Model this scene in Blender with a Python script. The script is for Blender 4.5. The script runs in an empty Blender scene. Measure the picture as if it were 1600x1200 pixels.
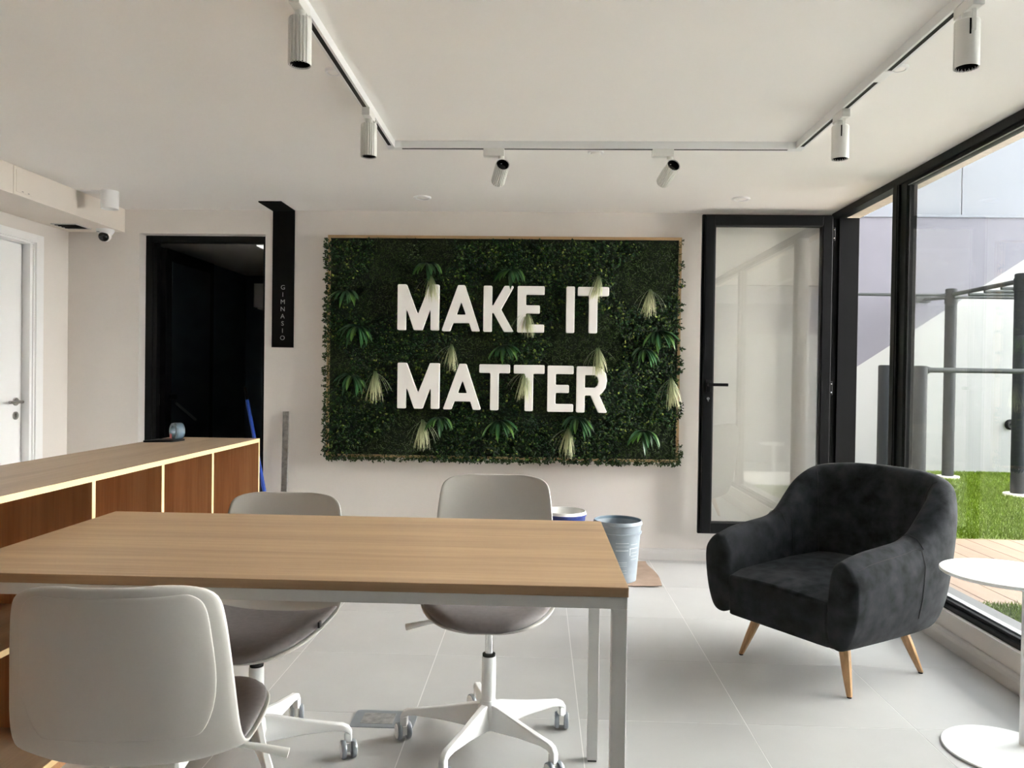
import bpy, bmesh, math, random
from mathutils import Vector, Matrix
random.seed(7)
PI = math.pi
R = math.radians
scene = bpy.context.scene
COL = scene.collection

# ------------------------------------------------------------------ camera
F_PX, EYE = 1200.0, 1.24
def aim_camera():
    fy = Vector(((843-800)/F_PX, (587-600)/F_PX, 1.0)).normalized()      # room depth axis in camera space (x right, y down, z forward)
    dn = Vector((-0.0145, 1.0, 0.0)); dn = (dn - fy*dn.dot(fy)).normalized()
    dx = dn.cross(fy)
    R = Matrix((dx, fy, -dn))
    right, down, fwd = R.col[0], R.col[1], R.col[2]
    m = Matrix((( right[0], -down[0], -fwd[0], 0.0),
                ( right[1], -down[1], -fwd[1], 0.0),
                ( right[2], -down[2], -fwd[2], EYE),
                (0, 0, 0, 1)))
    cd = bpy.data.cameras.new('camera'); cd.sensor_width = 36.0; cd.lens = F_PX/1600*36.0
    cd.clip_start = 0.05; cd.clip_end = 200
    co = bpy.data.objects.new('camera', cd); COL.objects.link(co); co.matrix_world = m
    scene.camera = co
aim_camera()

# ------------------------------------------------------------------ sky, exposure
SKY = 1.0
world = bpy.data.worlds.new('overcast_sky'); scene.world = world; world.use_nodes = True
bgn = world.node_tree.nodes['Background']
bgn.inputs[0].default_value = (0.93, 0.97, 1.0, 1); bgn.inputs[1].default_value = SKY
SUN = 30.0
sl = bpy.data.lights.new('sun', 'SUN'); sl.energy = SUN; sl.angle = math.radians(2.0); sl.color = (1.0, 0.985, 0.965)
so_ = bpy.data.objects.new('sun', sl); COL.objects.link(so_); so_.location = (-20, 8, 20)
so_.rotation_euler = Vector((0.82, 0.05, -0.57)).to_track_quat('-Z', 'Y').to_euler()   # from behind the building: courtyard in shade, added opposite facade lit
scene.view_settings.view_transform = 'Standard'; scene.view_settings.look = 'None'
scene.view_settings.gamma = 1.0; scene.view_settings.use_curve_mapping = False
scene.view_settings.exposure = 2.16
scene.cycles.max_bounces = 14; scene.cycles.diffuse_bounces = 9; scene.cycles.transparent_max_bounces = 16

# ------------------------------------------------------------------ materials
MAT = {}
def new_mat(name):
    m = bpy.data.materials.new(name); m.use_nodes = True
    MAT[name] = m
    nt = m.node_tree
    return m, nt, nt.nodes['Principled BSDF']
def setp(b, **k):
    names = dict(rough='Roughness', metal='Metallic', spec='Specular IOR Level', sheen='Sheen Weight', sheen_rough='Sheen Roughness', coat='Coat Weight', trans='Transmission Weight')
    for a, v in k.items(): b.inputs[names[a]].default_value = v
def paint(name, col, rough=0.6, noise=0.0, scale=20.0, bump=0.0, bscale=200.0, **k):
    """plain colour with an optional mottling and a fine relief"""
    m, nt, b = new_mat(name); setp(b, rough=rough, **k)
    N, L = nt.nodes, nt.links
    tc = N.new('ShaderNodeTexCoord')
    if noise > 0:
        n = N.new('ShaderNodeTexNoise'); n.inputs['Scale'].default_value = scale; n.inputs['Detail'].default_value = 4
        L.new(tc.outputs['Object'], n.inputs['Vector'])
        r = N.new('ShaderNodeValToRGB')
        r.color_ramp.elements[0].position = 0.3; r.color_ramp.elements[1].position = 0.7
        r.color_ramp.elements[0].color = (*[c*(1-noise) for c in col], 1)
        r.color_ramp.elements[1].color = (*[min(1, c*(1+noise)) for c in col], 1)
        L.new(n.outputs['Fac'], r.inputs[0]); L.new(r.outputs[0], b.inputs['Base Color'])
    else:
        b.inputs['Base Color'].default_value = (*col, 1)
    if bump > 0:
        n2 = N.new('ShaderNodeTexNoise'); n2.inputs['Scale'].default_value = bscale; n2.inputs['Detail'].default_value = 3
        L.new(tc.outputs['Object'], n2.inputs['Vector'])
        bp = N.new('ShaderNodeBump'); bp.inputs['Strength'].default_value = bump; bp.inputs['Distance'].default_value = 0.004
        L.new(n2.outputs['Fac'], bp.inputs['Height']); L.new(bp.outputs[0], b.inputs['Normal'])
    return m
def wood(name, dark, light, axis, freq=9.0, rough=0.45, stretch=0.03, fine=1.0, rand=0.0):
    """straight grain running along one object axis"""
    m, nt, b = new_mat(name); setp(b, rough=rough)
    N, L = nt.nodes, nt.links
    tc = N.new('ShaderNodeTexCoord'); mp = N.new('ShaderNodeMapping')
    s = [1.0, 1.0, 1.0]; s[axis] = stretch; mp.inputs['Scale'].default_value = s
    L.new(tc.outputs['Object'], mp.inputs[0])
    if rand > 0:
        oi = N.new('ShaderNodeObjectInfo'); mu = N.new('ShaderNodeMath'); mu.operation = 'MULTIPLY'; mu.inputs[1].default_value = 37.0
        L.new(oi.outputs['Random'], mu.inputs[0]); L.new(mu.outputs[0], mp.inputs['Location'])
    n1 = N.new('ShaderNodeTexNoise'); n1.inputs['Scale'].default_value = freq; n1.inputs['Detail'].default_value = 5; n1.inputs['Roughness'].default_value = 0.65
    n2 = N.new('ShaderNodeTexNoise'); n2.inputs['Scale'].default_value = freq*9; n2.inputs['Detail'].default_value = 3
    L.new(mp.outputs[0], n1.inputs['Vector']); L.new(mp.outputs[0], n2.inputs['Vector'])
    mx = N.new('ShaderNodeMath'); mx.operation = 'MULTIPLY_ADD'; mx.inputs[1].default_value = 0.35*fine
    L.new(n2.outputs['Fac'], mx.inputs[0]); 
    sb = N.new('ShaderNodeMath'); sb.operation = 'SUBTRACT'; sb.inputs[1].default_value = 0.175*fine
    L.new(n1.outputs['Fac'], sb.inputs[0]); L.new(sb.outputs[0], mx.inputs[2])
    r = N.new('ShaderNodeValToRGB'); r.color_ramp.elements[0].position = 0.33; r.color_ramp.elements[1].position = 0.62
    r.color_ramp.elements[0].color = (*dark, 1); r.color_ramp.elements[1].color = (*light, 1)
    L.new(mx.outputs[0], r.inputs[0])
    out = r.outputs[0]
    if rand > 0:
        hs = N.new('ShaderNodeHueSaturation'); mr = N.new('ShaderNodeMapRange')
        mr.inputs['To Min'].default_value = 1-rand; mr.inputs['To Max'].default_value = 1+rand
        L.new(oi.outputs['Random'], mr.inputs['Value']); L.new(mr.outputs[0], hs.inputs['Value']); L.new(out, hs.inputs['Color']); out = hs.outputs[0]
    L.new(out, b.inputs['Base Color'])
    return m
def glass(name, tint, f0=0.05):
    """thin clear pane: straight-through light plus a mirror share that grows at grazing angles"""
    m = bpy.data.materials.new(name); m.use_nodes = True; MAT[name] = m
    nt = m.node_tree; N, L = nt.nodes, nt.links
    for n in list(N):
        if n.type != 'OUTPUT_MATERIAL': N.remove(n)
    out = [n for n in N if n.type == 'OUTPUT_MATERIAL'][0]
    t = N.new('ShaderNodeBsdfTransparent'); t.inputs[0].default_value = (*tint, 1)
    g = N.new('ShaderNodeBsdfGlossy'); g.inputs['Roughness'].default_value = 0.0; g.inputs['Color'].default_value = (1, 1, 1, 1)
    lw = N.new('ShaderNodeLayerWeight'); lw.inputs[0].default_value = 0.5
    p = N.new('ShaderNodeMath'); p.operation = 'POWER'; p.inputs[1].default_value = 5.0
    q = N.new('ShaderNodeMath'); q.operation = 'MULTIPLY_ADD'; q.inputs[1].default_value = 0.94; q.inputs[2].default_value = f0; q.inputs[1].default_value = 1-f0
    mix = N.new('ShaderNodeMixShader')
    L.new(lw.outputs['Facing'], p.inputs[0]); L.new(p.outputs[0], q.inputs[0]); L.new(q.outputs[0], mix.inputs[0])
    L.new(t.outputs[0], mix.inputs[1]); L.new(g.outputs[0], mix.inputs[2]); L.new(mix.outputs[0], out.inputs[0])
    return m
def attr_mat(name, rough=0.5, attr='Col', trans=0.0):
    m, nt, b = new_mat(name); setp(b, rough=rough)
    a = nt.nodes.new('ShaderNodeAttribute'); a.attribute_name = attr
    nt.links.new(a.outputs['Color'], b.inputs['Base Color'])
    return m

paint('wall_paint', (0.74, 0.70, 0.66), 0.8, noise=0.03, scale=1.5, bump=0.05, bscale=150)
paint('soffit_paint', (0.78, 0.72, 0.65), 0.8, noise=0.02, scale=2, bump=0.04)
paint('ceiling_paint', (0.90, 0.885, 0.86), 0.85, noise=0.015, scale=1.2)
paint('tile', (0.44, 0.44, 0.437), 0.34, noise=0.07, scale=2.2, spec=0.5)
paint('grout', (0.72, 0.71, 0.70), 0.8)
paint('skirting', (0.62, 0.60, 0.58), 0.4)
paint('white_lacquer', (0.88, 0.88, 0.88), 0.35)
paint('white_metal', (0.80, 0.81, 0.81), 0.38)
paint('grey_white_metal', (0.74, 0.74, 0.71), 0.4)
paint('black_frame', (0.0035, 0.0038, 0.0045), 0.42, spec=0.16)
paint('black_matt', (0.0025, 0.0025, 0.0025), 0.7, spec=0.12)
paint('rubber', (0.01, 0.01, 0.01), 0.7)
paint('chrome', (0.62, 0.62, 0.62), 0.2, metal=1.0)
paint('steel', (0.36, 0.35, 0.33), 0.3, metal=1.0)
paint('galvanised', (0.42, 0.42, 0.41), 0.45, noise=0.25, scale=40, metal=0.7)
paint('edge_band', (0.74, 0.55, 0.29), 0.5, noise=0.05, scale=20)
wood('oak_table', (0.30, 0.19, 0.107), (0.43, 0.295, 0.175), 0, freq=10, rough=0.42, stretch=0.04)
wood('oak_counter', (0.32, 0.227, 0.142), (0.415, 0.305, 0.198), 1, freq=10, rough=0.45, stretch=0.04)
wood('oak_panel', (0.36, 0.17, 0.075), (0.50, 0.27, 0.13), 2, freq=16, rough=0.5, stretch=0.03)
wood('leg_wood', (0.36, 0.20, 0.09), (0.52, 0.32, 0.16), 2, freq=14, rough=0.4, stretch=0.06)
wood('frame_wood', (0.42, 0.27, 0.13), (0.52, 0.36, 0.19), 0, freq=14, rough=0.5)
wood('deck_wood', (0.165, 0.102, 0.066), (0.215, 0.142, 0.098), 1, freq=7, rough=0.7, stretch=0.05, rand=0.08)
paint('chair_plastic', (0.48, 0.465, 0.435), 0.45)
paint('chair_pad', (0.17, 0.155, 0.155), 0.75, noise=0.08, scale=60, bump=0.12, bscale=700)
paint('velvet', (0.022, 0.0235, 0.027), 0.9, noise=0.6, scale=16, bump=0.3, bscale=420, spec=0.08, sheen=0.04, sheen_rough=0.4)
paint('seam', (0.008, 0.008, 0.009), 0.8)
paint('letter_white', (0.93, 0.905, 0.87), 0.6)
paint('sign_print', (0.42, 0.42, 0.42), 0.6)
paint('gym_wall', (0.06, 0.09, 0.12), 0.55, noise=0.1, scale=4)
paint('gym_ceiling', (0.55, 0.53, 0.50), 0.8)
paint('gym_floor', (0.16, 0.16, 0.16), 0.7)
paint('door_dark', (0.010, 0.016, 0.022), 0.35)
paint('pole_blue', (0.012, 0.065, 0.42), 0.4)
paint('bucket_grey', (0.23, 0.27, 0.305), 0.5, noise=0.12, scale=14)
paint('bucket_inside', (0.09, 0.14, 0.185), 0.5, noise=0.25, scale=9)
paint('bucket_white', (0.80, 0.80, 0.78), 0.45)
paint('bucket_blue', (0.025, 0.05, 0.25), 0.45, noise=0.2, scale=30)
paint('label_pale', (0.48, 0.52, 0.55), 0.6)
paint('cardboard', (0.34, 0.245, 0.185), 0.85, noise=0.18, scale=9)
paint('plate_metal', (0.33, 0.36, 0.40), 0.35, noise=0.06, scale=20, metal=0.5)
paint('tape_film', (0.07, 0.11, 0.14), 0.4, noise=0.4, scale=60)
paint('tape_red', (0.55, 0.09, 0.12), 0.5)
paint('post_grey', (0.0125, 0.0155, 0.019), 0.6, spec=0.08)
paint('bar_metal', (0.026, 0.031, 0.033), 0.5, spec=0.2)
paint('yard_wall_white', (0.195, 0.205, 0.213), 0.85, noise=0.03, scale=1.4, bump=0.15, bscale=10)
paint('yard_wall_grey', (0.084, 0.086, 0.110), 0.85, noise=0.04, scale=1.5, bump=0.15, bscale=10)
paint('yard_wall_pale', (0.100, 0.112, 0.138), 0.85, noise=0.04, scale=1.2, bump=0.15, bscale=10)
paint('paving', (0.62, 0.60, 0.57), 0.8, noise=0.06, scale=3)
paint('bounce_white', (0.84, 0.835, 0.82), 0.85, noise=0.03, scale=2)  # for the added facade that bounces sunlight indoors
paint('sky_blocker_dark', (0.10, 0.095, 0.09), 0.8, noise=0.1, scale=5)  # dark tone for the added sky-blocking part of the end wall
paint('absorber_dark', (0.055, 0.06, 0.065), 0.8)  # dark tone chosen to absorb bounce light around the viewer
paint('sill_stone', (0.07, 0.072, 0.078), 0.7)
paint('table_frame', (0.56, 0.56, 0.545), 0.4)
paint('joint_dark', (0.22, 0.23, 0.26), 0.9)
paint('lintel_render', (0.60, 0.53, 0.46), 0.9, noise=0.10, scale=30, bump=0.3, bscale=120)
paint('turf_base', (0.070, 0.112, 0.006), 0.95, noise=0.15, scale=10)
attr_mat('turf_blade', 0.7); MAT['turf_blade'].node_tree.nodes['Principled BSDF'].inputs['Specular IOR Level'].default_value = 0.1
attr_mat('leaf', 0.5); MAT['leaf'].node_tree.nodes['Principled BSDF'].inputs['Specular IOR Level'].default_value = 0.25
attr_mat('tuft_leaf', 0.5)
attr_mat('fern_leaf', 0.38)
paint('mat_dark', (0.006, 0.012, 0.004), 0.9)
glass('clear_glass', (0.975, 0.99, 0.985), 0.03)
glass('door_glass', (0.97, 0.98, 0.97), 0.11)
m_, nt_, b_ = new_mat('lamp_glow'); b_.inputs['Base Color'].default_value = (0.9, 0.9, 0.9, 1); b_.inputs['Emission Color'].default_value = (1, 0.98, 0.95, 1); b_.inputs['Emission Strength'].default_value = 0.22
paint('lens_black', (0.006, 0.006, 0.007), 0.08)

# ------------------------------------------------------------------ mesh helpers
class MB:
    def __init__(s): s.v = []; s.f = []; s.c = None
    def add(s, vs, fs):
        o = len(s.v); s.v += [tuple(p) for p in vs]; s.f += [tuple(i+o for i in f) for f in fs]; return s
    def box(s, x0, x1, y0, y1, z0, z1):
        v = [(x0,y0,z0),(x1,y0,z0),(x1,y1,z0),(x0,y1,z0),(x0,y0,z1),(x1,y0,z1),(x1,y1,z1),(x0,y1,z1)]
        return s.add(v, [(0,3,2,1),(4,5,6,7),(0,1,5,4),(1,2,6,5),(2,3,7,6),(3,0,4,7)])
    def lathe(s, prof, n=32, centre=(0,0,0), rot=None, cap=True):
        """prof: list of (radius, z) from bottom to top around the local z axis"""
        vs = []
        for r, z in prof:
            for k in range(n):
                a = 2*PI*k/n; p = Vector((r*math.cos(a), r*math.sin(a), z))
                if rot is not None: p = rot @ p
                vs.append(p + Vector(centre))
        fs = []
        for i in range(len(prof)-1):
            for k in range(n):
                a, b = i*n+k, i*n+(k+1) % n
                fs.append((a, b, b+n, a+n))
        if cap:
            fs.append(tuple(reversed(range(n)))); fs.append(tuple(range((len(prof)-1)*n, len(prof)*n)))
        return s.add(vs, fs)
    def tube(s, pts, r, n=10, cap=True):
        pts = [Vector(p) for p in pts]; rs = r if isinstance(r, (list, tuple)) else [r]*len(pts)
        vs = []; up = None
        for i, p in enumerate(pts):
            t = (pts[min(i+1, len(pts)-1)] - pts[max(i-1, 0)]).normalized()
            if up is None:
                up = Vector((0,0,1)) if abs(t.z) < 0.9 else Vector((1,0,0))
            a = (up - t*up.dot(t)).normalized(); b = t.cross(a); up = a
            for k in range(n):
                w = 2*PI*k/n; vs.append(p + a*(rs[i]*math.cos(w)) + b*(rs[i]*math.sin(w)))
        return s.ring_skin(vs, len(pts), n, cap)
    def ring_skin(s, vs, m, n, cap=True):
        fs = []
        for i in range(m-1):
            for k in range(n):
                a, b = i*n+k, i*n+(k+1) % n
                fs.append((a, b, b+n, a+n))
        if cap:
            fs.append(tuple(reversed(range(n)))); fs.append(tuple(range((m-1)*n, m*n)))
        return s.add(vs, fs)
    def prism(s, poly, z0, z1):
        n = len(poly)
        return s.ring_skin([(x, y, z0) for x, y in poly] + [(x, y, z1) for x, y in poly], 2, n)
    def build(s, name, mat, parent=None, smooth=False, bevel=0.0, seg=2, subsurf=0, recalc=True):
        me = bpy.data.meshes.new(name); me.from_pydata(s.v, [], s.f)
        if recalc:
            bm = bmesh.new(); bm.from_mesh(me); bmesh.ops.recalc_face_normals(bm, faces=bm.faces); bm.to_mesh(me); bm.free()
        if s.c is not None:
            ca = me.color_attributes.new('Col', 'FLOAT_COLOR', 'POINT')
            ca.data.foreach_set('color', [x for c in s.c for x in (*c, 1.0)])
        return link(name, me, mat, parent, smooth, bevel, seg, subsurf)
def link(name, me, mat, parent=None, smooth=False, bevel=0.0, seg=2, subsurf=0):
    if mat is not None and not me.materials: me.materials.append(MAT[mat])
    o = bpy.data.objects.new(name, me); COL.objects.link(o)
    if smooth:
        me.polygons.foreach_set('use_smooth', [True]*len(me.polygons))
    if bevel > 0:
        b = o.modifiers.new('bevel', 'BEVEL'); b.width = bevel; b.segments = seg; b.limit_method = 'ANGLE'; b.angle_limit = math.radians(40)
        b.harden_normals = False
    if subsurf:
        q = o.modifiers.new('subsurf', 'SUBSURF'); q.levels = subsurf; q.render_levels = subsurf
    if smooth:
        try:
            me.set_sharp_from_angle(angle=math.radians(42)) if not subsurf else None
        except Exception: pass
    if parent is not None: o.parent = parent
    return o
def box(name, b, mat, parent=None, bevel=0.0, seg=2): return MB().box(*b).build(name, mat, parent, bevel=bevel, seg=seg)
def tag(o, label, cat, group=None, kind=None):
    o['label'] = label; o['category'] = cat
    if group: o['group'] = group
    if kind: o['kind'] = kind
    return o
def struct(o, label, cat): return tag(o, label, cat, kind='structure')
def empty(name, loc=(0,0,0), rz=0.0):
    e = bpy.data.objects.new(name, None); COL.objects.link(e); e.location = loc; e.rotation_euler = (0, 0, rz); e.empty_display_size = 0.1
    return e
def copy_tree(o, parent=None):
    c = o.copy(); COL.objects.link(c); c.parent = parent
    for ch in list(o.children): copy_tree(ch, c)
    return c
def rounded_poly(pts, r, seg=4):
    out = []; n = len(pts)
    for i in range(n):
        a, p, b = Vector(pts[i-1]), Vector(pts[i]), Vector(pts[(i+1) % n])
        u, v = (a-p), (b-p); lu, lv = u.length, v.length; u /= lu; v /= lv
        ang = math.acos(max(-1, min(1, u.dot(v))))
        if ang > math.radians(165): out.append(tuple(p)); continue
        d = min(r/math.tan(ang/2), 0.45*lu, 0.45*lv)
        s, e = p+u*d, p+v*d
        for k in range(seg+1):
            t = k/seg; q = s*(1-t)**2 + p*(2*t*(1-t)) + e*t*t
            out.append(tuple(q))
    return out

# ------------------------------------------------------------------ room dimensions
D = 5.251           # back wall
XL, XS = -3.296, -2.896   # left wall, soffit face
XR = 1.95           # glazing inner face
ZC = 2.355          # ceiling
ZB = 2.196          # soffit underside
YR = -1.30          # rear wall
YV = 0.95           # near end of the glazing
YE = 2.147          # outer face of the glazed side
ZG = 0.12           # courtyard level

# ------------------------------------------------------------------ floor with single tiles
floor = struct(box('floor', (XL, 1.935, YR, D, -0.16, -0.0007), 'grout'), 'pale grey floor of large square tiles', 'floor')
P, J = 0.598, 0.0035
full = None
i0, i1 = math.floor((XL-0.161)/P), math.ceil((1.935-0.161)/P)
j0, j1 = math.floor((YR-2.77)/P), math.ceil((D-2.77)/P)
for i in range(i0, i1):
    for j in range(j0, j1):
        x0, x1 = 0.161+i*P+J/2, 0.161+(i+1)*P-J/2
        y0, y1 = 2.77+j*P+J/2, 2.77+(j+1)*P-J/2
        cx0, cx1, cy0, cy1 = max(x0, XL), min(x1, 1.935), max(y0, YR), min(y1, D)
        if cx1-cx0 < 0.01 or cy1-cy0 < 0.01: continue
        if (cx0, cx1, cy0, cy1) == (x0, x1, y0, y1):
            if full is None:
                full = MB().box(0, P-J, 0, P-J, -0.012, 0).build('tile', 'tile', floor); o = full
                full_me = full.data
            else:
                o = bpy.data.objects.new('tile', full_me); COL.objects.link(o); o.parent = floor
            o.location = (x0, y0, 0)
        else:
            o = MB().box(0, cx1-cx0, 0, cy1-cy0, -0.012, 0).build('tile', 'tile', floor); o.location = (cx0, cy0, 0)

# ------------------------------------------------------------------ ceiling, walls
struct(box('ceiling', (XL-0.25, YE, YR-0.2, D+0.15, ZC, ZC+0.3), 'ceiling_paint'), 'flat white painted ceiling carrying the light track', 'ceiling')
OX0, OX1, OZ = -2.79, -1.905, 2.19       # gym opening
w = MB().box(XL-0.2, OX0, D, D+0.15, -0.16, ZC).box(OX1, 2.02, D, D+0.15, -0.16, ZC).box(OX0, OX1, D, D+0.15, OZ, ZC).box(OX0, OX1, D, D+0.15, -0.16, -0.002)
struct(w.build('wall_back', 'wall_paint'), 'greige back wall behind the leafy panel', 'wall')
# left wall with the white door's opening
DY0, DY1, DZ = 4.02, 4.90, 2.06
w = MB().box(XL-0.15, XL, YR, DY0, -0.16, ZC).box(XL-0.15, XL, DY1, D, -0.16, ZC).box(XL-0.15, XL, DY0, DY1, DZ, ZC)
struct(w.build('wall_left', 'wall_paint'), 'greige left wall with the white door', 'wall')
struct(box('wall_rear', (XL-0.15, YE, YR-0.15, YR, -0.16, ZC), 'absorber_dark'), 'rear wall behind the viewer, darkened to cut bounce light', 'wall')  # unseen wall made dark to keep light off the chair backs
soffit = struct(box('trim_1', (XL, XS, YR, D, ZB, ZC), 'soffit_paint'), 'beige boxed soffit running along the top of the left wall', 'soffit')
# right plinth under the glazing
w = MB().box(1.93, YE, YR, 4.36, -0.16, 0.158).box(1.93, YE, 4.36, D, -0.16, 0.158)
struct(w.build('wall_right', 'wall_paint'), 'low greige upstand wall under the side glazing', 'wall')
struct(box('wall_right_end', (1.93, YE, YR, YV, 0.158, ZC), 'absorber_dark'), 'wall added beside the viewer where the glazing ends, darkened to cut light', 'wall')  # unseen solid end, made dark to keep the rear of the room dim
def skirting(name, path_box, side, label):
    """board with a rounded top; side: 'y' along x at back, 'x' along y on right"""
    m = MB(); prof = [(0, 0), (0, 0.074), (0.006, 0.078), (0.012, 0.074), (0.017, 0.062), (0.019, 0.045), (0.019, 0)]
    a, b, off = path_box
    n = len(prof)
    if side == 'y': vs = [(a, off-d, z) for d, z in prof] + [(b, off-d, z) for d, z in prof]
    else: vs = [(off-d, a, z) for d, z in prof] + [(off-d, b, z) for d, z in prof]
    m.ring_skin(vs, 2, n)
    return struct(m.build(name, 'skirting'), label, 'baseboard')
skirting('baseboard_back', (OX1, 1.93, D), 'y', 'pale grey baseboard along the foot of the back wall')
skirting('baseboard_right', (YR, D-0.02, 1.93), 'x', 'pale grey baseboard along the glazed side')
# soffit fittings
ap = empty('access_panel', (XS, 4.20, ZB)); tag(ap, 'small beige access hatch set in the soffit face', 'hatch')
box('frame', (0.0, 0.004, -0.083, 0.083, 0.0, 0.158), 'soffit_paint', ap, bevel=0.001)
box('hatch_door', (0.004, 0.007, -0.066, 0.066, 0.018, 0.140), 'soffit_paint', ap, bevel=0.001)
box('latch', (0.007, 0.0085, -0.02, -0.008, 0.024, 0.028), 'steel', ap)
box('latch', (0.007, 0.0085, 0.03, 0.042, 0.024, 0.028), 'steel', ap)
vt = empty('air_vent', (-3.14, 5.035, ZB)); tag(vt, 'dark slotted air vent under the soffit in the corner', 'vent')
MB().box(-0.085,0.085,-0.09,-0.082,-0.006,0).box(-0.085,0.085,0.082,0.09,-0.006,0).box(-0.085,-0.077,-0.082,0.082,-0.006,0).box(0.077,0.085,-0.082,0.082,-0.006,0).build('frame', 'skirting', vt)
box('opening', (-0.077, 0.077, -0.082, 0.082, -0.002, 0), 'black_matt', vt)
for k in range(4): box('slat', (-0.077, 0.077, -0.06+0.037*k, -0.052+0.037*k, -0.006, -0.002), 'black_frame', vt)

# ------------------------------------------------------------------ white door (left)
door = struct(empty('door_2', (XL, 0, 0)), 'white flush door with lever handle in the left wall', 'door')
m = MB().box(0, 0.012, DY1, DY1+0.072, 0, DZ+0.052).box(0, 0.012, DY0-0.072, DY0, 0, DZ+0.052).box(0, 0.012, DY0, DY1, DZ, DZ+0.052)
m.build('architrave', 'white_lacquer', door, bevel=0.002)
m = MB().box(-0.15, 0.0, DY1-0.012, DY1, 0, DZ).box(-0.15, 0.0, DY0, DY0+0.012, 0, DZ).box(-0.15, 0, DY0, DY1, DZ-0.012, DZ)
m.build('lining', 'white_lacquer', door)
m = MB().box(-0.028, -0.010, DY1-0.034, DY1-0.012, 0, DZ-0.012).box(-0.028, -0.010, DY0+0.012, DY0+0.030, 0, DZ-0.012)
m.build('door_stop', 'white_lacquer', door)
leaf = box('door_leaf', (-0.118, -0.078, DY0+0.014, DY1-0.014, 0.006, DZ-0.014), 'white_lacquer', door)
rx = Matrix.Rotation(PI/2, 3, 'Y')
hd = MB().lathe([(0.026, 0), (0.026, 0.008)], 24, (-0.078, 4.83, 1.025), rx).build('handle', 'steel', leaf, smooth=True); hd['label'] = 'brushed steel lever handle'
MB().tube([(-0.072, 4.83, 1.025), (-0.028, 4.83, 1.025), (-0.022, 4.822, 1.025), (-0.022, 4.70, 1.025)], 0.0095, 12).build('lever', 'steel', leaf, smooth=True)
MB().lathe([(0.026, 0), (0.026, 0.006)], 24, (-0.078, 4.83, 0.935), rx).build('lock_rose', 'steel', leaf, smooth=True)
MB().box(-0.072, -0.066, 4.826, 4.834, 0.922, 0.948).build('thumb_turn', 'chrome', leaf)
struct(box('wall_corridor', (XL-0.30, XL-0.27, DY0-0.2, DY1+0.2, -0.1, ZC), 'wall_paint'), 'wall closing the space behind the white door', 'wall')

# ------------------------------------------------------------------ gym doorway and dark room
gd = struct(empty('door_3', (0, D, 0)), 'black metal frame of the gym doorway with its leaf folded inside', 'door')
m = MB().box(OX0, OX0+0.05, 0.085, 0.15, 0, OZ).box(OX1-0.045, OX1, 0.085, 0.15, 0, OZ).box(OX0+0.05, OX1-0.045, 0.085, 0.15, OZ-0.045, OZ)
m.build('door_frame', 'black_frame', gd, bevel=0.003)
m = MB().box(OX0+0.05, OX0+0.075, 0.10, 0.15, 0, OZ-0.045)
m.build('rebate', 'black_frame', gd)
leaf = box('door_leaf', (OX0+0.055, OX0+0.105, 0.17, 0.98, 0.02, OZ-0.07), 'black_frame', gd, bevel=0.003)
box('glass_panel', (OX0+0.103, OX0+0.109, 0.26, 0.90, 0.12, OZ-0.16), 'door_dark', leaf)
for z in (0.45, 1.03, 2.0): box('hinge', (OX0+0.052, OX0+0.066, 0.152, 0.172, z-0.04, z+0.04), 'steel', leaf, bevel=0.003)
MB().tube([(OX0+0.105, 0.24, 1.05), (OX0+0.15, 0.24, 1.05)], 0.02, 12).build('knob', 'black_frame', leaf, smooth=True)
MB().tube([(OX0+0.125, 0.30, 1.0), (OX0+0.125, 0.62, 0.86)], 0.009, 10).build('pull_bar', 'steel', leaf, smooth=True)
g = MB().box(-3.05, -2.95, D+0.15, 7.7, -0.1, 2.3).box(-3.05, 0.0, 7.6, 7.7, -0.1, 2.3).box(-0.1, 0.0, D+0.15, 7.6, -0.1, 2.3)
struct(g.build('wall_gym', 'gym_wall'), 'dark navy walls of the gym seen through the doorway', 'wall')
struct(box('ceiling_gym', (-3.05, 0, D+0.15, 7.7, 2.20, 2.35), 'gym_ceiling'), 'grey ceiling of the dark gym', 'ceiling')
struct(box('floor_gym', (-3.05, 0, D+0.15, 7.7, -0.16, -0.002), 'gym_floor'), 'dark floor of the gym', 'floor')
ac = empty('air_conditioner', (-2.40, 7.6, 1.84)); tag(ac, 'white wall air conditioner in the dark gym', 'air conditioner')
MB().prism(rounded_poly([(-0.4, 0), (0.4, 0), (0.4, -0.2), (-0.4, -0.2)], 0.02), 0.03, 0.26).build('body', 'white_lacquer', ac, smooth=True)
box('louvre', (-0.36, 0.36, -0.19, -0.02, 0.012, 0.03), 'grey_white_metal', ac)
box('mount', (-0.3, 0.3, -0.15, 0.0, 0.0, 0.012), 'grey_white_metal', ac)
gl = empty('strip_light', (-2.02, 5.75, 2.20)); tag(gl, 'white linear light on the gym ceiling', 'light')
box('body', (-0.035, 0.035, -0.3, 0.3, -0.05, 0), 'white_lacquer', gl, bevel=0.006)
box('diffuser', (-0.028, 0.028, -0.28, 0.28, -0.056, -0.05), 'lamp_glow', gl)
# paint-stick smear on the dark wall: real scuff of pale plaster
sm = MB().prism(rounded_poly([(0, 0), (0.03, -0.01), (0.07, 0.04), (0.12, 0.09), (0.10, 0.12), (0.05, 0.10), (0.02, 0.06)], 0.01), 0, 0.001)
so = sm.build('wall_scuff', 'galvanised'); so.rotation_euler = (PI/2, 0, PI/2); so.location = (-2.9485, 5.99, 0.84)
tag(so, 'pale plaster scuff on the dark gym wall', 'scuff')

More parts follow.
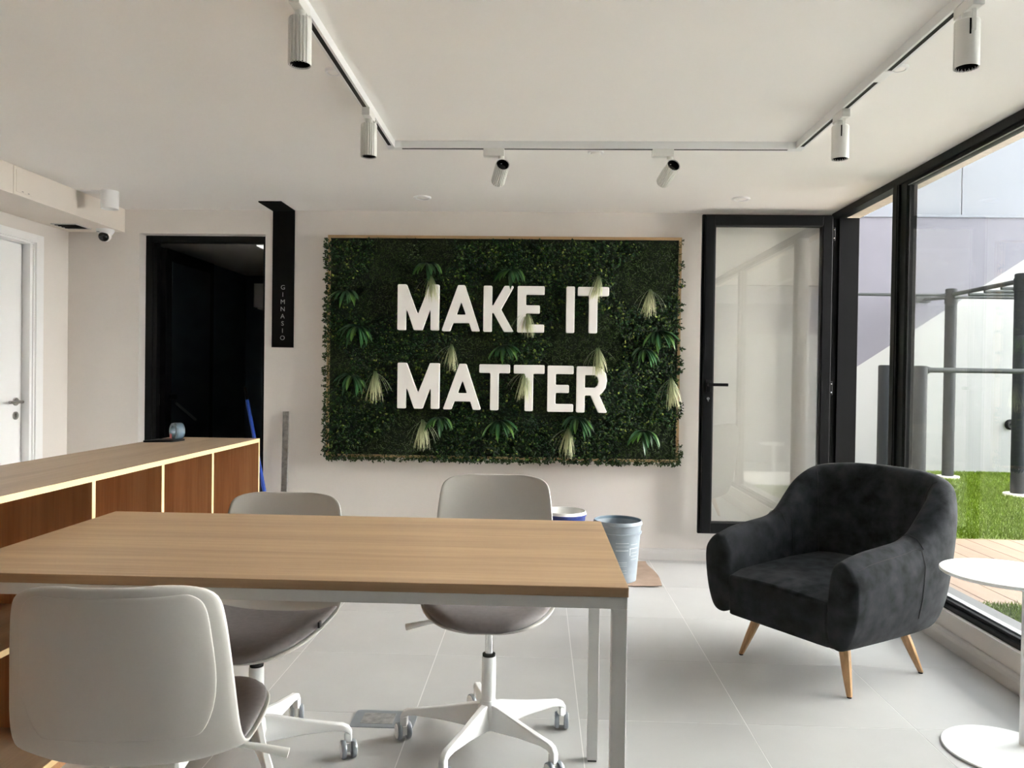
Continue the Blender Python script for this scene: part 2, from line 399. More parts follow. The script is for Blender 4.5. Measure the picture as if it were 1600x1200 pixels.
# ------------------------------------------------------------------ gymnasium sign
sg = empty('gym_sign', (-1.776, D, 1.41)); tag(sg, 'black vertical board lettered GIMNASIO folding onto the ceiling', 'sign')
box('board', (-0.0755, 0.0755, -0.010, 0, 0, ZC-1.41), 'black_matt', sg)
box('ceiling_fold', (-0.0755, 0.0755, -0.285, -0.010, ZC-1.41-0.008, ZC-1.41), 'black_matt', sg)
def text_mesh(s, size, extrude, name):
    cu = bpy.data.curves.new(name, 'FONT'); cu.body = s; cu.size = size; cu.extrude = extrude; cu.align_x = 'CENTER'; cu.resolution_u = 3
    ob = bpy.data.objects.new('tmp', cu); COL.objects.link(ob)
    dg = bpy.context.evaluated_depsgraph_get()
    me = bpy.data.meshes.new_from_object(ob.evaluated_get(dg)); bpy.data.objects.remove(ob); bpy.data.curves.remove(cu)
    return me
for k, ch in enumerate('GIMNASIO'):
    o = link('letter', text_mesh(ch, 0.044, 0.0006, 'letter'), 'sign_print', sg)
    o.rotation_euler = (PI/2, 0, 0); o.location = (0.0, -0.0108, 0.399-0.0497*k)

# ------------------------------------------------------------------ side glazing
win = struct(empty('window_1', (0, 0, 0)), 'black framed floor-length side glazing looking onto the courtyard', 'window')
X0, X1 = XR, 2.02
m = MB().box(X0, X1, YV, D, 2.312, ZC)
m.box(X0+0.012, X1, YV, 4.22, 2.296, 2.312)
m.build('head_rail', 'black_frame', win, bevel=0.002)
box('head_groove', (X0+0.018, X0+0.024, YV, 4.22, 2.2935, 2.2965), 'galvanised', win)
m = MB().box(X0, X1, YV, 4.22, 0.158, 0.182).box(X0+0.012, X1, YV, 4.22, 0.182, 0.198)
m.build('sill_rail', 'black_frame', win, bevel=0.002)
box('sill_track', (X0+0.04, X0+0.07, YV, 4.22, 0.198, 0.204), 'galvanised', win)
m = MB().box(X0, X1+0.01, 4.285, 4.36, 0.158, 2.312).box(X0+0.012, X1, 4.22, 4.285, 0.158, 2.312).box(X0-0.004, X0+0.01, 4.30, 4.345, 0.158, 2.312)
m.build('mullion', 'black_frame', win, bevel=0.002)
for yy in (2.62, YV+0.035):
    MB().box(X0, X1, yy-0.035, yy+0.035, 0.198, 2.296).build('mullion', 'black_frame', win, bevel=0.002)
m = MB().box(1.915, 2.10, 5.19, D, 0.158, 2.312).box(1.97, 2.10, 5.165, 5.19, 0.158, 2.312)
m.build('jamb', 'black_frame', win, bevel=0.002)
box('threshold', (X0, X1+0.06, 4.36, 5.19, 0.158, 0.178), 'black_frame', win, bevel=0.002)
for a, b in ((2.655, 4.22), (YV+0.07, 2.585)):
    box('pane', (1.982, 1.990, a, b, 0.198, 2.296), 'clear_glass', win)
for a in (2.655, 4.212, YV+0.07, 2.577): box('gasket', (1.975, 1.982, a, a+0.008, 0.198, 2.296), 'rubber', win)
box('outer_sill', (X1+0.02, YE+0.02, YV, 4.36, 0.158, 0.166), 'sill_stone', win, bevel=0.002)
struct(box('wall_lintel', (2.02, YE, YR-0.2, D+0.15, 2.335, ZC+0.3), 'lintel_render'), 'beige rendered lintel outside over the glazing', 'wall')
struct(box('wall_outer', (2.02, YE, D+0.15, 9.67, -0.2, ZC+0.3), 'lintel_render'), 'rendered outer wall of the building beyond the glazing', 'wall')
struct(box('wall_shade_block', (-6.0, YE, YR-0.2, 22.0, ZC+0.3, 9.0), 'lintel_render'), 'unseen upper block added above the room to shade the courtyard', 'wall')  # unseen mass added to keep sun and sky light off the courtyard

# ------------------------------------------------------------------ glass door leaf standing open against the back wall
dl = empty('door_1', (1.490, 5.145, 0.205)); struct(dl, 'black framed glass door standing open flat against the back wall', 'door')
W2, H = 0.423, 2.120
def frame_rect(m, x0, x1, z0, z1, wx, wz, y0, y1):
    m.box(x0, x0+wx, y0, y1, z0, z1); m.box(x1-wx, x1, y0, y1, z0, z1); m.box(x0+wx, x1-wx, y0, y1, z0, z0+wz); m.box(x0+wx, x1-wx, y0, y1, z1-wz, z1); return m
frame_rect(MB(), -W2+0.014, W2-0.006, 0.014, H-0.014, 0.062, 0.062, -0.036, 0.03).build('door_frame', 'black_frame', dl, bevel=0.003)
frame_rect(MB(), -W2, W2, 0, H, 0.022, 0.022, 0.0, 0.03).build('overlap_flange', 'black_frame', dl, bevel=0.002)
frame_rect(MB(), -W2+0.076, W2-0.068, 0.076, H-0.076, 0.006, 0.006, -0.030, 0.02).build('gasket', 'rubber', dl)
box('pane', (-W2+0.078, W2-0.070, -0.012, -0.004, 0.078, H-0.078), 'door_glass', dl)
hz = 0.992
h = box('handle', (-W2+0.032, -W2+0.060, -0.044, -0.036, hz-0.05, hz+0.03), 'black_frame', dl, bevel=0.002)
MB().box(-W2+0.038, -W2+0.054, -0.075, -0.044, hz-0.009, hz+0.009).box(-W2+0.038, -W2+0.166, -0.085, -0.073, hz-0.010, hz+0.010).build('lever', 'black_frame', h, bevel=0.002)
MB().lathe([(0.010, 0), (0.010, 0.004)], 16, (-W2+0.046, -0.036, hz-0.092), Matrix.Rotation(PI/2, 3, 'X')).build('lock_cylinder', 'chrome', dl, smooth=True)
box('lock_body', (-W2+0.043, -W2+0.049, -0.041, -0.036, hz-0.112, hz-0.096), 'chrome', dl)
for z in (0.12, 0.98, 1.99):
    hg = box('hinge', (W2-0.006, W2+0.012, -0.03, -0.002, z-0.045, z+0.045), 'black_frame', dl, bevel=0.003)
    for q in (-0.028, 0.028): MB().lathe([(0.0045, 0), (0.0045, 0.003)], 10, (W2+0.003, -0.03, z+q), Matrix.Rotation(PI/2, 3, 'X')).build('screw', 'chrome', hg)

# ------------------------------------------------------------------ leafy panel
lw = empty('plant_panel', (0, D, 0)); tag(lw, 'wood framed panel of dense artificial greenery on the back wall', 'plant panel')
PX0, PX1, PZ0, PZ1 = -1.452, 0.940, 0.668, 2.178
for a in (PZ1-0.018, PZ0): box('frame_rail', (PX0, PX1, -0.062, 0, a, a+0.018), 'frame_wood', lw)
for a in (PX0, PX1-0.018): box('frame_stile', (a, a+0.018, -0.062, 0, PZ0+0.018, PZ1-0.018), 'frame_wood', lw)
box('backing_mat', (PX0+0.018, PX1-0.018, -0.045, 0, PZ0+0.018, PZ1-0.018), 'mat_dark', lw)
def leaf_quad(m, p, d, n, L, Wd, col):
    """one leaf: folded rhombus, 4 triangles"""
    s = d.cross(n).normalized()
    i = len(m.v)
    a = p; b = p + d*L*0.5 + s*Wd*0.5 - n*Wd*0.12; c = p + d*L; e = p + d*L*0.5 - s*Wd*0.5 - n*Wd*0.12; k = p + d*L*0.5 + n*Wd*0.1
    m.v += [tuple(a), tuple(b), tuple(c), tuple(e), tuple(k)]
    m.f += [(i, i+1, i+4), (i+1, i+2, i+4), (i+2, i+3, i+4), (i+3, i, i+4)]
    m.c += [col]*5
rnd = random.Random(11)
def patch_noise(x, z):
    return math.sin(3.1*x+1.3)*math.cos(4.3*z+0.5) + 0.6*math.sin(7.7*x-5.1*z) + 0.4*math.cos(11.3*z+6.1*x)
fo = MB(); fo.c = []
NLEAF = 36000
for k in range(NLEAF):
    x = rnd.uniform(PX0-0.006, PX1+0.002); z = rnd.uniform(PZ0-0.010, PZ1-0.032)
    edge = min(x-PX0, PX1-x, z-PZ0)
    if PX1-x < 0.02 and patch_noise(x*4.0, z*4.0) < 0.15: continue
    t = patch_noise(x, z)
    depth = -0.05 - 0.055*rnd.random()**0.7
    if PZ1 - z < 0.06: depth *= 0.8
    n = Vector((rnd.gauss(0, 0.5), -1, rnd.gauss(0.25, 0.5))).normalized()
    d = Vector((rnd.gauss(0, 1), rnd.gauss(-0.15, 0.35), rnd.gauss(-0.2, 1))); d = (d - n*d.dot(n)).normalized()
    g = rnd.random()
    if t > 0.35:      # fine mossy sprigs
        L, Wd = rnd.uniform(0.018, 0.034), rnd.uniform(0.004, 0.007)
        v = rnd.uniform(0.3, 1.3)**1.4; col = (0.028*v, 0.056*v, 0.009*v)
    else:             # round box leaves
        L = rnd.uniform(0.013, 0.027); Wd = L*rnd.uniform(0.55, 0.8)
        v = rnd.uniform(0.25, 1.25)**1.6; col = (0.015*v, 0.050*v, 0.010*v)
        if g > 0.80: col = (0.070*v, 0.125*v, 0.018*v)
        if g > 0.955: col = (0.22*v, 0.27*v, 0.05*v)
        if g < 0.12: col = (0.010*v, 0.035*v, 0.020*v)
    leaf_quad(fo, Vector((x, depth, z)), d, n, L, Wd, col)
# sprigs reaching out over the edges
for k in range(520):
    side = rnd.choice('LLRRBBBBB')
    if side == 'L': x, z, o2 = PX0+0.004, rnd.uniform(PZ0, PZ1-0.02), Vector((-1, 0, rnd.gauss(0.1, 0.5)))
    elif side == 'R': x, z, o2 = PX1-0.006, rnd.uniform(PZ0, PZ1-0.02), Vector((1, 0, rnd.gauss(0.0, 0.5)))
    else: x, z, o2 = rnd.uniform(PX0, PX1), PZ0+0.004, Vector((rnd.gauss(0, 0.5), 0, -1))
    if side == 'R' and patch_noise(x*4.0, z*4.0) < 0.25: continue
    o2.y = -rnd.uniform(0.0, 0.5); o2.normalize()
    ln = rnd.uniform(0.010, 0.034); yy = -rnd.uniform(0.06, 0.085); nl = 6
    for q in range(nl):
        p = Vector((x, yy, z)) + o2*(ln*q/nl)
        n = Vector((rnd.gauss(0, .5), -1, rnd.gauss(0.2, .5))).normalized(); d = o2 + Vector((rnd.gauss(0, .7), 0, rnd.gauss(0, .7))); d = (d-n*d.dot(n)).normalized()
        v = rnd.uniform(0.3, 1.3)**1.4
        leaf_quad(fo, p, d, n, rnd.uniform(0.012, 0.020), rnd.uniform(0.007, 0.012), (0.03*v, 0.06*v, 0.012*v))
f = fo.build('foliage', 'leaf', lw, recalc=False); f['kind'] = 'stuff'; f['label'] = 'dense small dark green leaves'
def strap(m, p0, d0, length, width, droop, cols, seg=5, taper=0.25, fold=0.0):
    """a bending leaf blade; cols: root colour, tip colour"""
    p = Vector(p0); d = Vector(d0).normalized(); i0 = len(m.v)
    side = d.cross(Vector((0, 0, 1)))
    if side.length < 0.1: side = Vector((1, 0, 0))
    side.normalize()
    for k in range(seg+1):
        t = k/seg
        wd = width*(math.sin(PI*min(1, (0.22+0.78*t)))**0.7 if taper > 0 else 1.0-t*0.7)
        wd = max(wd, 0.0006)
        nn = side.cross(d).normalized()
        m.v += [tuple(p-side*wd/2 + nn*fold*wd), tuple(p), tuple(p+side*wd/2 + nn*fold*wd)]
        c = tuple(cols[0][q]*(1-t)+cols[1][q]*t for q in range(3)); m.c += [c]*3
        p = p + d*(length/seg); d = (d + Vector((0, 0, -droop/seg))).normalized()
    for k in range(seg):
        a = i0+3*k
        m.f += [(a, a+1, a+4, a+3), (a+1, a+2, a+5, a+4)]
def make_tuft(seed):
    r = random.Random(seed); m = MB(); m.c = []
    for k in range(64):
        a = r.gauss(0, 0.20)
        d = Vector((math.sin(a), -0.30-r.random()*0.30, -math.cos(a)*r.uniform(0.55, 1.0)))
        g = r.uniform(0.7, 1.2)
        strap(m, (r.uniform(-0.010, 0.010), 0, r.uniform(-0.012, 0.012)), d, r.uniform(0.13, 0.225), r.uniform(0.0035, 0.0065), r.uniform(0.6, 2.0),
              ((0.022*g, 0.075*g, 0.008*g), (0.70*g, 0.72*g, 0.42*g)), seg=6, taper=0)
    for k in range(5):
        a = r.choice((-1, 1))*r.uniform(0.5, 1.1)
        strap(m, (0, 0, 0), (math.sin(a), -0.4, -0.4*math.cos(a)), r.uniform(0.15, 0.21), 0.0042, 1.2, ((0.05, 0.11, 0.02), (0.5, 0.55, 0.36)), seg=6, taper=0)
    return m
def make_fern(seed):
    r = random.Random(seed); m = MB(); m.c = []
    for k in range(15):
        a = -1.75 + 3.5*k/14 + r.uniform(-0.15, 0.15)
        d = Vector((math.sin(a), -0.45-0.5*r.random(), -0.35*math.cos(a)+r.uniform(-0.2, 0.25)))
        g = r.uniform(0.6, 1.4)
        tip = (0.035*g, 0.13*g, 0.036*g) if r.random() < 0.55 else (0.11*g, 0.25*g, 0.04*g)
        strap(m, (0, 0, 0), d, r.uniform(0.11, 0.18), r.uniform(0.020, 0.034), r.uniform(0.8, 2.4), ((0.010*g, 0.035*g, 0.020*g), tip), seg=6, taper=1, fold=0.22)
    return m
tuft_me = [make_tuft(40+k).build('grass_tuft', 'tuft_leaf', lw, smooth=True, recalc=False) for k in range(3)]
fern_me = [make_fern(70+k).build('fern_rosette', 'fern_leaf', lw, smooth=True, recalc=False) for k in range(3)]
# plants sit at these places on the panel (x, z in metres, size)
TUFT = [(-0.735, 1.895, .85), (0.385, 1.905, .80), (0.725, 1.815, 0.9), (-0.590, 1.435, 0.85), (0.385, 1.425, 0.9), (-1.105, 1.245, 1.0), (-0.085, 1.665, 0.85),
        (-0.095, 1.265, 0.95), (-0.780, 0.925, 0.95), (0.200, 0.890, 0.95), (0.872, 1.230, 0.95)]
FERN = [(-0.765, 1.985, 1.0), (-1.31, 1.80, 1.0), (-1.24, 1.555, 1.15), (-0.20, 1.945, 1.05), (-0.24, 1.44, 1.0), (-1.27, 1.225, 1.1), (-0.675, 0.945, 0.95), (-0.26, 0.935, 1.1),
        (0.255, 0.960, 1.1), (0.700, 0.875, 1.1), (0.79, 1.545, 1.15), (0.70, 1.425, 0.95), (0.77, 1.03, 0.0)]
def scatter(protos, spots, yy, r):
    used = [False]*len(protos)
    for k, (x, z, s) in enumerate(spots):
        if s == 0: continue
        q = k % len(protos)
        if not used[q]: o = protos[q]; used[q] = True
        else: o = protos[q].copy(); COL.objects.link(o); o.parent = lw
        o.location = (x, yy, z); o.scale = (s, s, s); o.rotation_euler = (0, r.uniform(-0.15, 0.15), r.uniform(-0.15, 0.15))
scatter(tuft_me, TUFT, -0.122, rnd)
scatter(fern_me, FERN, -0.085, rnd)

# ------------------------------------------------------------------ white letters
SHAPES = {
 'M': ([(0,0),(0,1),(.21,1),(.49,.33),(.77,1),(1,1),(1,0),(.8,0),(.8,.52),(.6,0),(.4,0),(.2,.52),(.2,0)], []),
 'A': ([(0,0),(.42,1),(.60,1),(1,0),(.79,0),(.72,.18),(.30,.18),(.22,0)], [[(.505,.645),(.385,.36),(.63,.36)]]),
 'K': ([(0,0),(0,1),(.28,1),(.28,.575),(.32,.575),(.68,1),(1,1),(.58,.49),(1,0),(.68,0),(.33,.41),(.28,.41),(.28,0)], []),
 'E': ([(0,0),(0,1),(1,1),(1,.82),(.32,.82),(.32,.585),(.83,.585),(.83,.41),(.32,.41),(.32,.17),(1,.17),(1,0)], []),
 'I': ([(0,0),(0,1),(1,1),(1,0)], []),
 'T': ([(0,1),(1,1),(1,.81),(.635,.81),(.635,0),(.365,0),(.365,.81),(0,.81)], []),
 'R': ([(0,0),(0,1),(.58,1),(.80,.955),(.94,.85),(.98,.70),(.94,.54),(.84,.44),(.74,.38),(1,0),(.71,0),(.46,.37),(.27,.37),(.27,0)],
       [[(.27,.81),(.27,.54),(.60,.54),(.68,.59),(.71,.675),(.68,.76),(.60,.81)]]),
}
def letter(ch, x0, x1, z0, z1, label):
    cu = bpy.data.curves.new('tmp', 'CURVE'); cu.dimensions = '2D'; cu.fill_mode = 'BOTH'; cu.extrude = 0.017; cu.bevel_depth = 0.003; cu.bevel_resolution = 2; cu.offset = -0.003
    wd, ht = x1-x0, z1-z0
    outer, holes = SHAPES[ch]
    for poly, r in [(outer, 0.009)] + [(hh, 0.006) for hh in holes]:
        pts = rounded_poly([(x*wd, z*ht) for x, z in poly], r)
        sp = cu.splines.new('POLY'); sp.points.add(len(pts)-1); sp.use_cyclic_u = True
        for q, (a, b) in zip(sp.points, pts): q.co = (a, b, 0, 1)
    ob = bpy.data.objects.new('tmp', cu); COL.objects.link(ob)
    dg = bpy.context.evaluated_depsgraph_get(); me = bpy.data.meshes.new_from_object(ob.evaluated_get(dg)); bpy.data.objects.remove(ob); bpy.data.curves.remove(cu)
    o = link('wall_letter', me, 'letter_white'); o.rotation_euler = (PI/2, 0, 0); o.location = (x0, 5.124, z0)
    tag(o, label, 'letter', 'white letters on the plant panel')
for a in (('M', -.955, -.677, 1.533, 1.838, 'white letter M that begins the word MAKE'), ('A', -.659, -.402, 1.529, 1.836, 'white letter A in the word MAKE'),
          ('K', -.380, -.176, 1.528, 1.834, 'white letter K in the word MAKE'), ('E', -.154, .026, 1.527, 1.834, 'white letter E that ends the word MAKE'),
          ('I', .170, .226, 1.526, 1.834, 'white letter I of the word IT'), ('T', .246, .452, 1.526, 1.832, 'white letter T of the word IT'),
          ('M', -.950, -.668, 1.008, 1.314, 'white letter M that begins the word MATTER'), ('A', -.643, -.388, 1.006, 1.312, 'white letter A in the word MATTER'),
          ('T', -.402, -.197, 1.005, 1.311, 'white letter T right after the A in MATTER'), ('T', -.172, .033, 1.003, 1.310, 'white letter T just before the E in MATTER'),
          ('E', .053, .226, 1.001, 1.308, 'white letter E in the word MATTER'), ('R', .246, .452, .999, 1.306, 'white letter R that ends the word MATTER')):
    letter(*a)

# ------------------------------------------------------------------ low oak cabinet
XC, CB, ZT = -1.43, -1.89, 0.898
CY0, CY1 = 0.55, 3.89
cab = empty('shelf_cabinet', (0, 0, 0)); tag(cab, 'long low oak shelf cabinet with pale edges beside the table', 'cabinet')
DIV = [0.56, 1.03, 1.495, 1.96, 2.422, 2.878, 3.326, 3.880]
TH = 0.019
def panel(name, b, mat, edge_axis='x'):
    """board with a pale band along its front (+x) edge"""
    x0, x1, y0, y1, z0, z1 = b
    o = box(name, (x0, x1-0.0015, y0, y1, z0, z1), mat, cab)
    e = MB().box(x1-0.0015, x1, y0, y1, z0, z1).build('edge_strip', 'edge_band', o); e['label'] = 'pale cream edging'
    return o
panel('top_board', (CB, XC, CY0, CY1, ZT-TH, ZT), 'oak_counter')
panel('bottom_board', (CB, XC, CY0, CY1, 0.058, 0.078), 'oak_counter')
for y in DIV: panel('divider', (CB+0.008, XC, y-TH/2 if y < 3.87 else y-0.004, y+TH/2 if y < 3.87 else y+0.010, 0.078, ZT-TH), 'oak_panel')
for a, b in zip(DIV[:-1], DIV[1:]):
    panel('shelf', (CB+0.008, XC-0.002, a+TH/2, b-TH/2 if b < 3.87 else b-0.004, 0.462, 0.480), 'oak_counter')
    box('back_panel', (CB, CB+0.008, a, b, 0.078, ZT-TH), 'oak_panel', cab)
box('plinth', (CB+0.03, XC-0.04, CY0+0.02, CY1-0.02, 0.0, 0.058), 'oak_panel', cab)

# tablet-like tray and roll of tape on the cabinet
tr = MB().prism(rounded_poly([(-1.875, 3.56), (-1.745, 3.60), (-1.725, 3.70), (-1.855, 3.68)], 0.012), ZT, ZT+0.009).build('flat_tray', 'black_frame', bevel=0.002)
tag(tr, 'small flat black tray lying on the cabinet top', 'tray')
tp = empty('tape_roll', (-1.752, 3.66, ZT+0.009)); tag(tp, 'roll of tape standing on the black tray', 'tape roll'); tp.rotation_euler = (0, 0, R(52))
ry = Matrix.Rotation(PI/2, 3, 'Y')
MB().lathe([(0.028, -0.02), (0.040, -0.02), (0.040, 0.02), (0.028, 0.02), (0.028, -0.02)], 36, (0, 0, 0.040), ry, cap=False).build('tape', 'tape_film', tp, smooth=True)
MB().lathe([(0.0265, -0.021), (0.0285, -0.021), (0.0285, 0.021), (0.0265, 0.021), (0.0265, -0.021)], 36, (0, 0, 0.040), ry, cap=False).build('core', 'tape_film', tp, smooth=True)
MB().lathe([(0.0405, -0.012), (0.0412, -0.012), (0.0412, 0.012), (0.0405, 0.012)], 36, (0, 0, 0.040), ry, cap=False).build('wrapper', 'bucket_inside', tp, smooth=True)
MB().prism(rounded_poly([(-0.012, -0.008), (0.012, -0.008), (0.014, 0.012), (-0.010, 0.014)], 0.004), 0, 0.0008).build('sticker', 'tape_red', tp).matrix_basis = Matrix.Translation((-0.0203, 0.018, 0.014)) @ Matrix.Rotation(R(-90), 4, 'Y')

# ------------------------------------------------------------------ table
TX0, TX1, TY0, TY1, TZ = -1.400, 0.206, 1.715, 2.498, 0.77
tb = empty('meeting_table', (0, 0, 0)); tag(tb, 'rectangular oak topped table with white steel frame', 'table')
box('tabletop', (TX0, TX1, TY0, TY1, TZ-0.022, TZ), 'oak_table', tb, bevel=0.001, seg=1)
LW = 0.034
m = MB().box(TX0+0.002, TX1-0.002, TY0+0.002, TY0+0.002+LW, TZ-0.049, TZ-0.022).box(TX0+0.002, TX1-0.002, TY1-0.002-LW, TY1-0.002, TZ-0.049, TZ-0.022)
m.box(TX0+0.002, TX0+0.002+LW, TY0+0.002+LW, TY1-0.002-LW, TZ-0.049, TZ-0.022).box(TX1-0.002-LW, TX1-0.002, TY0+0.002+LW, TY1-0.002-LW, TZ-0.049, TZ-0.022)
m.build('apron_frame', 'table_frame', tb, bevel=0.001, seg=1)
for x in (TX0+0.002, TX1-0.002-LW):
    for y in (TY0+0.002, TY1-0.002-LW):
        l = box('leg', (x, x+LW, y, y+LW, 0.006, TZ-0.049), 'table_frame', tb, bevel=0.0015)
        box('foot', (x+0.003, x+LW-0.003, y+0.003, y+LW-0.003, 0, 0.006), 'rubber', l)

# ------------------------------------------------------------------ office chairs
# side profile of the one-piece shell: (y, z, half width, side curl); sitter looks towards -y
PROF = [(-0.246,0.458,0.045,0.000),(-0.242,0.466,0.095,0.000),(-0.230,0.473,0.136,0.001),(-0.207,0.478,0.171,0.004),(-0.172,0.480,0.199,0.009),(-0.125,0.478,0.219,0.016),(-0.065,0.472,0.231,0.024),
        (0.0,0.466,0.236,0.030),(0.07,0.463,0.237,0.032),(0.13,0.468,0.236,0.030),(0.175,0.485,0.235,0.027),(0.207,0.516,0.233,0.024),(0.227,0.558,0.230,0.022),(0.238,0.61,0.227,0.022),
        (0.248,0.67,0.222,0.023),(0.259,0.73,0.217,0.024),(0.269,0.78,0.212,0.025),(0.276,0.820,0.206,0.025),(0.2795,0.840,0.199,0.024),(0.2825,0.856,0.182,0.021),(0.285,0.868,0.145,0.014),(0.2862,0.874,0.085,0.006)]
PROF = [(a, b, c*0.968, d) for a, b, c, d in PROF]
def shell_pt(row, u, off=0.0):
    y, z, hw, curl = PROF[row]
    a, b = PROF[max(row-1, 0)], PROF[min(row+1, len(PROF)-1)]
    t = Vector((0, b[0]-a[0], b[1]-a[1])).normalized(); n = Vector((0, -t.z, t.y))       # up on the seat, forward on the back
    p = Vector((hw*u, y, z)) + n*(curl*abs(u)**2.6*1.5 + off)
    return p
def shell_mesh(rows, us, off0, off1):
    """closed sheet between two offsets"""
    m = MB(); nr, nu = len(rows), len(us)
    for off in (off0, off1):
        for r in rows:
            for u in us: m.v.append(tuple(shell_pt(r, u, off)))
    A = lambda i, j: i*nu+j
    B = nr*nu
    for i in range(nr-1):
        for j in range(nu-1):
            m.f.append((A(i,j), A(i,j+1), A(i+1,j+1), A(i+1,j))); m.f.append((B+A(i,j), B+A(i+1,j), B+A(i+1,j+1), B+A(i,j+1)))
    for i in range(nr-1):
        m.f.append((A(i,0), A(i+1,0), B+A(i+1,0), B+A(i,0))); m.f.append((A(i,nu-1), B+A(i,nu-1), B+A(i+1,nu-1), A(i+1,nu-1)))
    for j in range(nu-1):
        m.f.append((A(0,j), B+A(0,j), B+A(0,j+1), A(0,j+1))); m.f.append((A(nr-1,j), A(nr-1,j+1), B+A(nr-1,j+1), B+A(nr-1,j)))
    return m
US = [-1+2*k/16 for k in range(17)]
def make_chair(loc, rz, star, lift, label):
    c = empty('office_chair', loc, rz); tag(c, label, 'chair', 'grey shell office chairs')
    sh = shell_mesh(range(len(PROF)), US, -0.010, 0.0).build('seat_shell', 'chair_plastic', c, smooth=True, subsurf=1); sh.location.z = lift
    # upholstered pad on the seat
    m = MB(); rows = list(range(0, 11)); us = [-0.965+1.93*k/14 for k in range(15)]
    nu, nr = len(us), len(rows)
    for lay in range(2):
        for ri, r in enumerate(rows):
            for u in us:
                e = min(1, (1-abs(u)/0.965)*6+0.12) ; q = min(1, 0.15+ri/3.0, (nr-1-ri)/1.5)
                hgt = 0.002 if lay == 0 else 0.004 + 0.024*math.sqrt(max(0, min(e, q)))
                pt = shell_pt(r, u, hgt)
                if ri == 0: pt.y += 0.003
                m.v.append(tuple(pt))
    A = lambda l, i, j: l*nr*nu+i*nu+j
    for i in range(nr-1):
        for j in range(nu-1):
            m.f += [(A(0,i,j),A(0,i+1,j),A(0,i+1,j+1),A(0,i,j+1)), (A(1,i,j),A(1,i,j+1),A(1,i+1,j+1),A(1,i+1,j))]
    for i in range(nr-1):
        m.f += [(A(0,i,0),A(1,i,0),A(1,i+1,0),A(0,i+1,0)), (A(0,i,nu-1),A(0,i+1,nu-1),A(1,i+1,nu-1),A(1,i,nu-1))]
    for j in range(nu-1):
        m.f += [(A(0,0,j),A(0,0,j+1),A(1,0,j+1),A(1,0,j)), (A(0,nr-1,j),A(1,nr-1,j),A(1,nr-1,j+1),A(0,nr-1,j+1))]
    pad = m.build('seat_pad', 'chair_pad', c, smooth=True, subsurf=1); pad.location.z = lift; pad['label'] = 'taupe upholstered seat pad'
    p = shell_pt(6, 0.975, 0.012)
    tg = MB().box(p.x-0.001, p.x+0.005, p.y-0.010, p.y+0.010, p.z-0.004, p.z+0.014).build('fabric_tag', 'rubber', pad)
    # raised back cover with its own outline
    rows = list(range(12, 20)); m = MB(); us2 = [-0.87+1.74*k/14 for k in range(15)]
    for off in (-0.0128, -0.008):
        for r in rows:
            for u in us2:
                uu = u*(0.93 if r == rows[-1] else 0.985 if r == rows[-2] else 0.80 if r == rows[0] else 0.94 if r == rows[1] else 1.0)
                m.v.append(tuple(shell_pt(r, uu, off)))
    nr, nu = len(rows), len(us2)
    A = lambda l, i, j: l*nr*nu+i*nu+j
    for i in range(nr-1):
        for j in range(nu-1):
            m.f += [(A(0,i,j),A(0,i+1,j),A(0,i+1,j+1),A(0,i,j+1)), (A(1,i,j),A(1,i,j+1),A(1,i+1,j+1),A(1,i+1,j))]
    for i in range(nr-1):
        m.f += [(A(0,i,0),A(1,i,0),A(1,i+1,0),A(0,i+1,0)), (A(0,i,nu-1),A(0,i+1,nu-1),A(1,i+1,nu-1),A(1,i,nu-1))]
    for j in range(nu-1):
        m.f += [(A(0,0,j),A(0,0,j+1),A(1,0,j+1),A(1,0,j)), (A(0,nr-1,j),A(1,nr-1,j),A(1,nr-1,j+1),A(0,nr-1,j+1))]
    bc = m.build('back_cover', 'chair_plastic', c, smooth=True, subsurf=2); bc.location.z = lift
    # mechanism and lever
    me = MB().box(-0.075, 0.075, -0.10, 0.11, 0.415, 0.452).build('mechanism', 'grey_white_metal', c, bevel=0.012); me.location.z = lift
    lv = MB().tube([(-0.07, -0.02, 0.432), (-0.13, -0.02, 0.430), (-0.20, -0.02, 0.418), (-0.275, -0.02, 0.400)], [0.006, 0.006, 0.008, 0.0115], 12).build('lever', 'grey_white_metal', c, smooth=True); lv.location.z = lift
    # column
    MB().lathe([(0.0135, 0.28), (0.0135, 0.425+lift)], 20).build('gas_lift', 'chrome', c, smooth=True)
    MB().lathe([(0.0235, 0.115), (0.0235, 0.305)], 24).build('column', 'white_metal', c, smooth=True)
    MB().lathe([(0.0215, 0.305), (0.0215, 0.313), (0.016, 0.315)], 24).build('collar', 'rubber', c, smooth=True)
    MB().lathe([(0.026, 0.062), (0.034, 0.075), (0.040, 0.11), (0.034, 0.142), (0.0265, 0.152), (0.0255, 0.160)], 24).build('hub', 'white_metal', c, smooth=True)
    leg0 = None
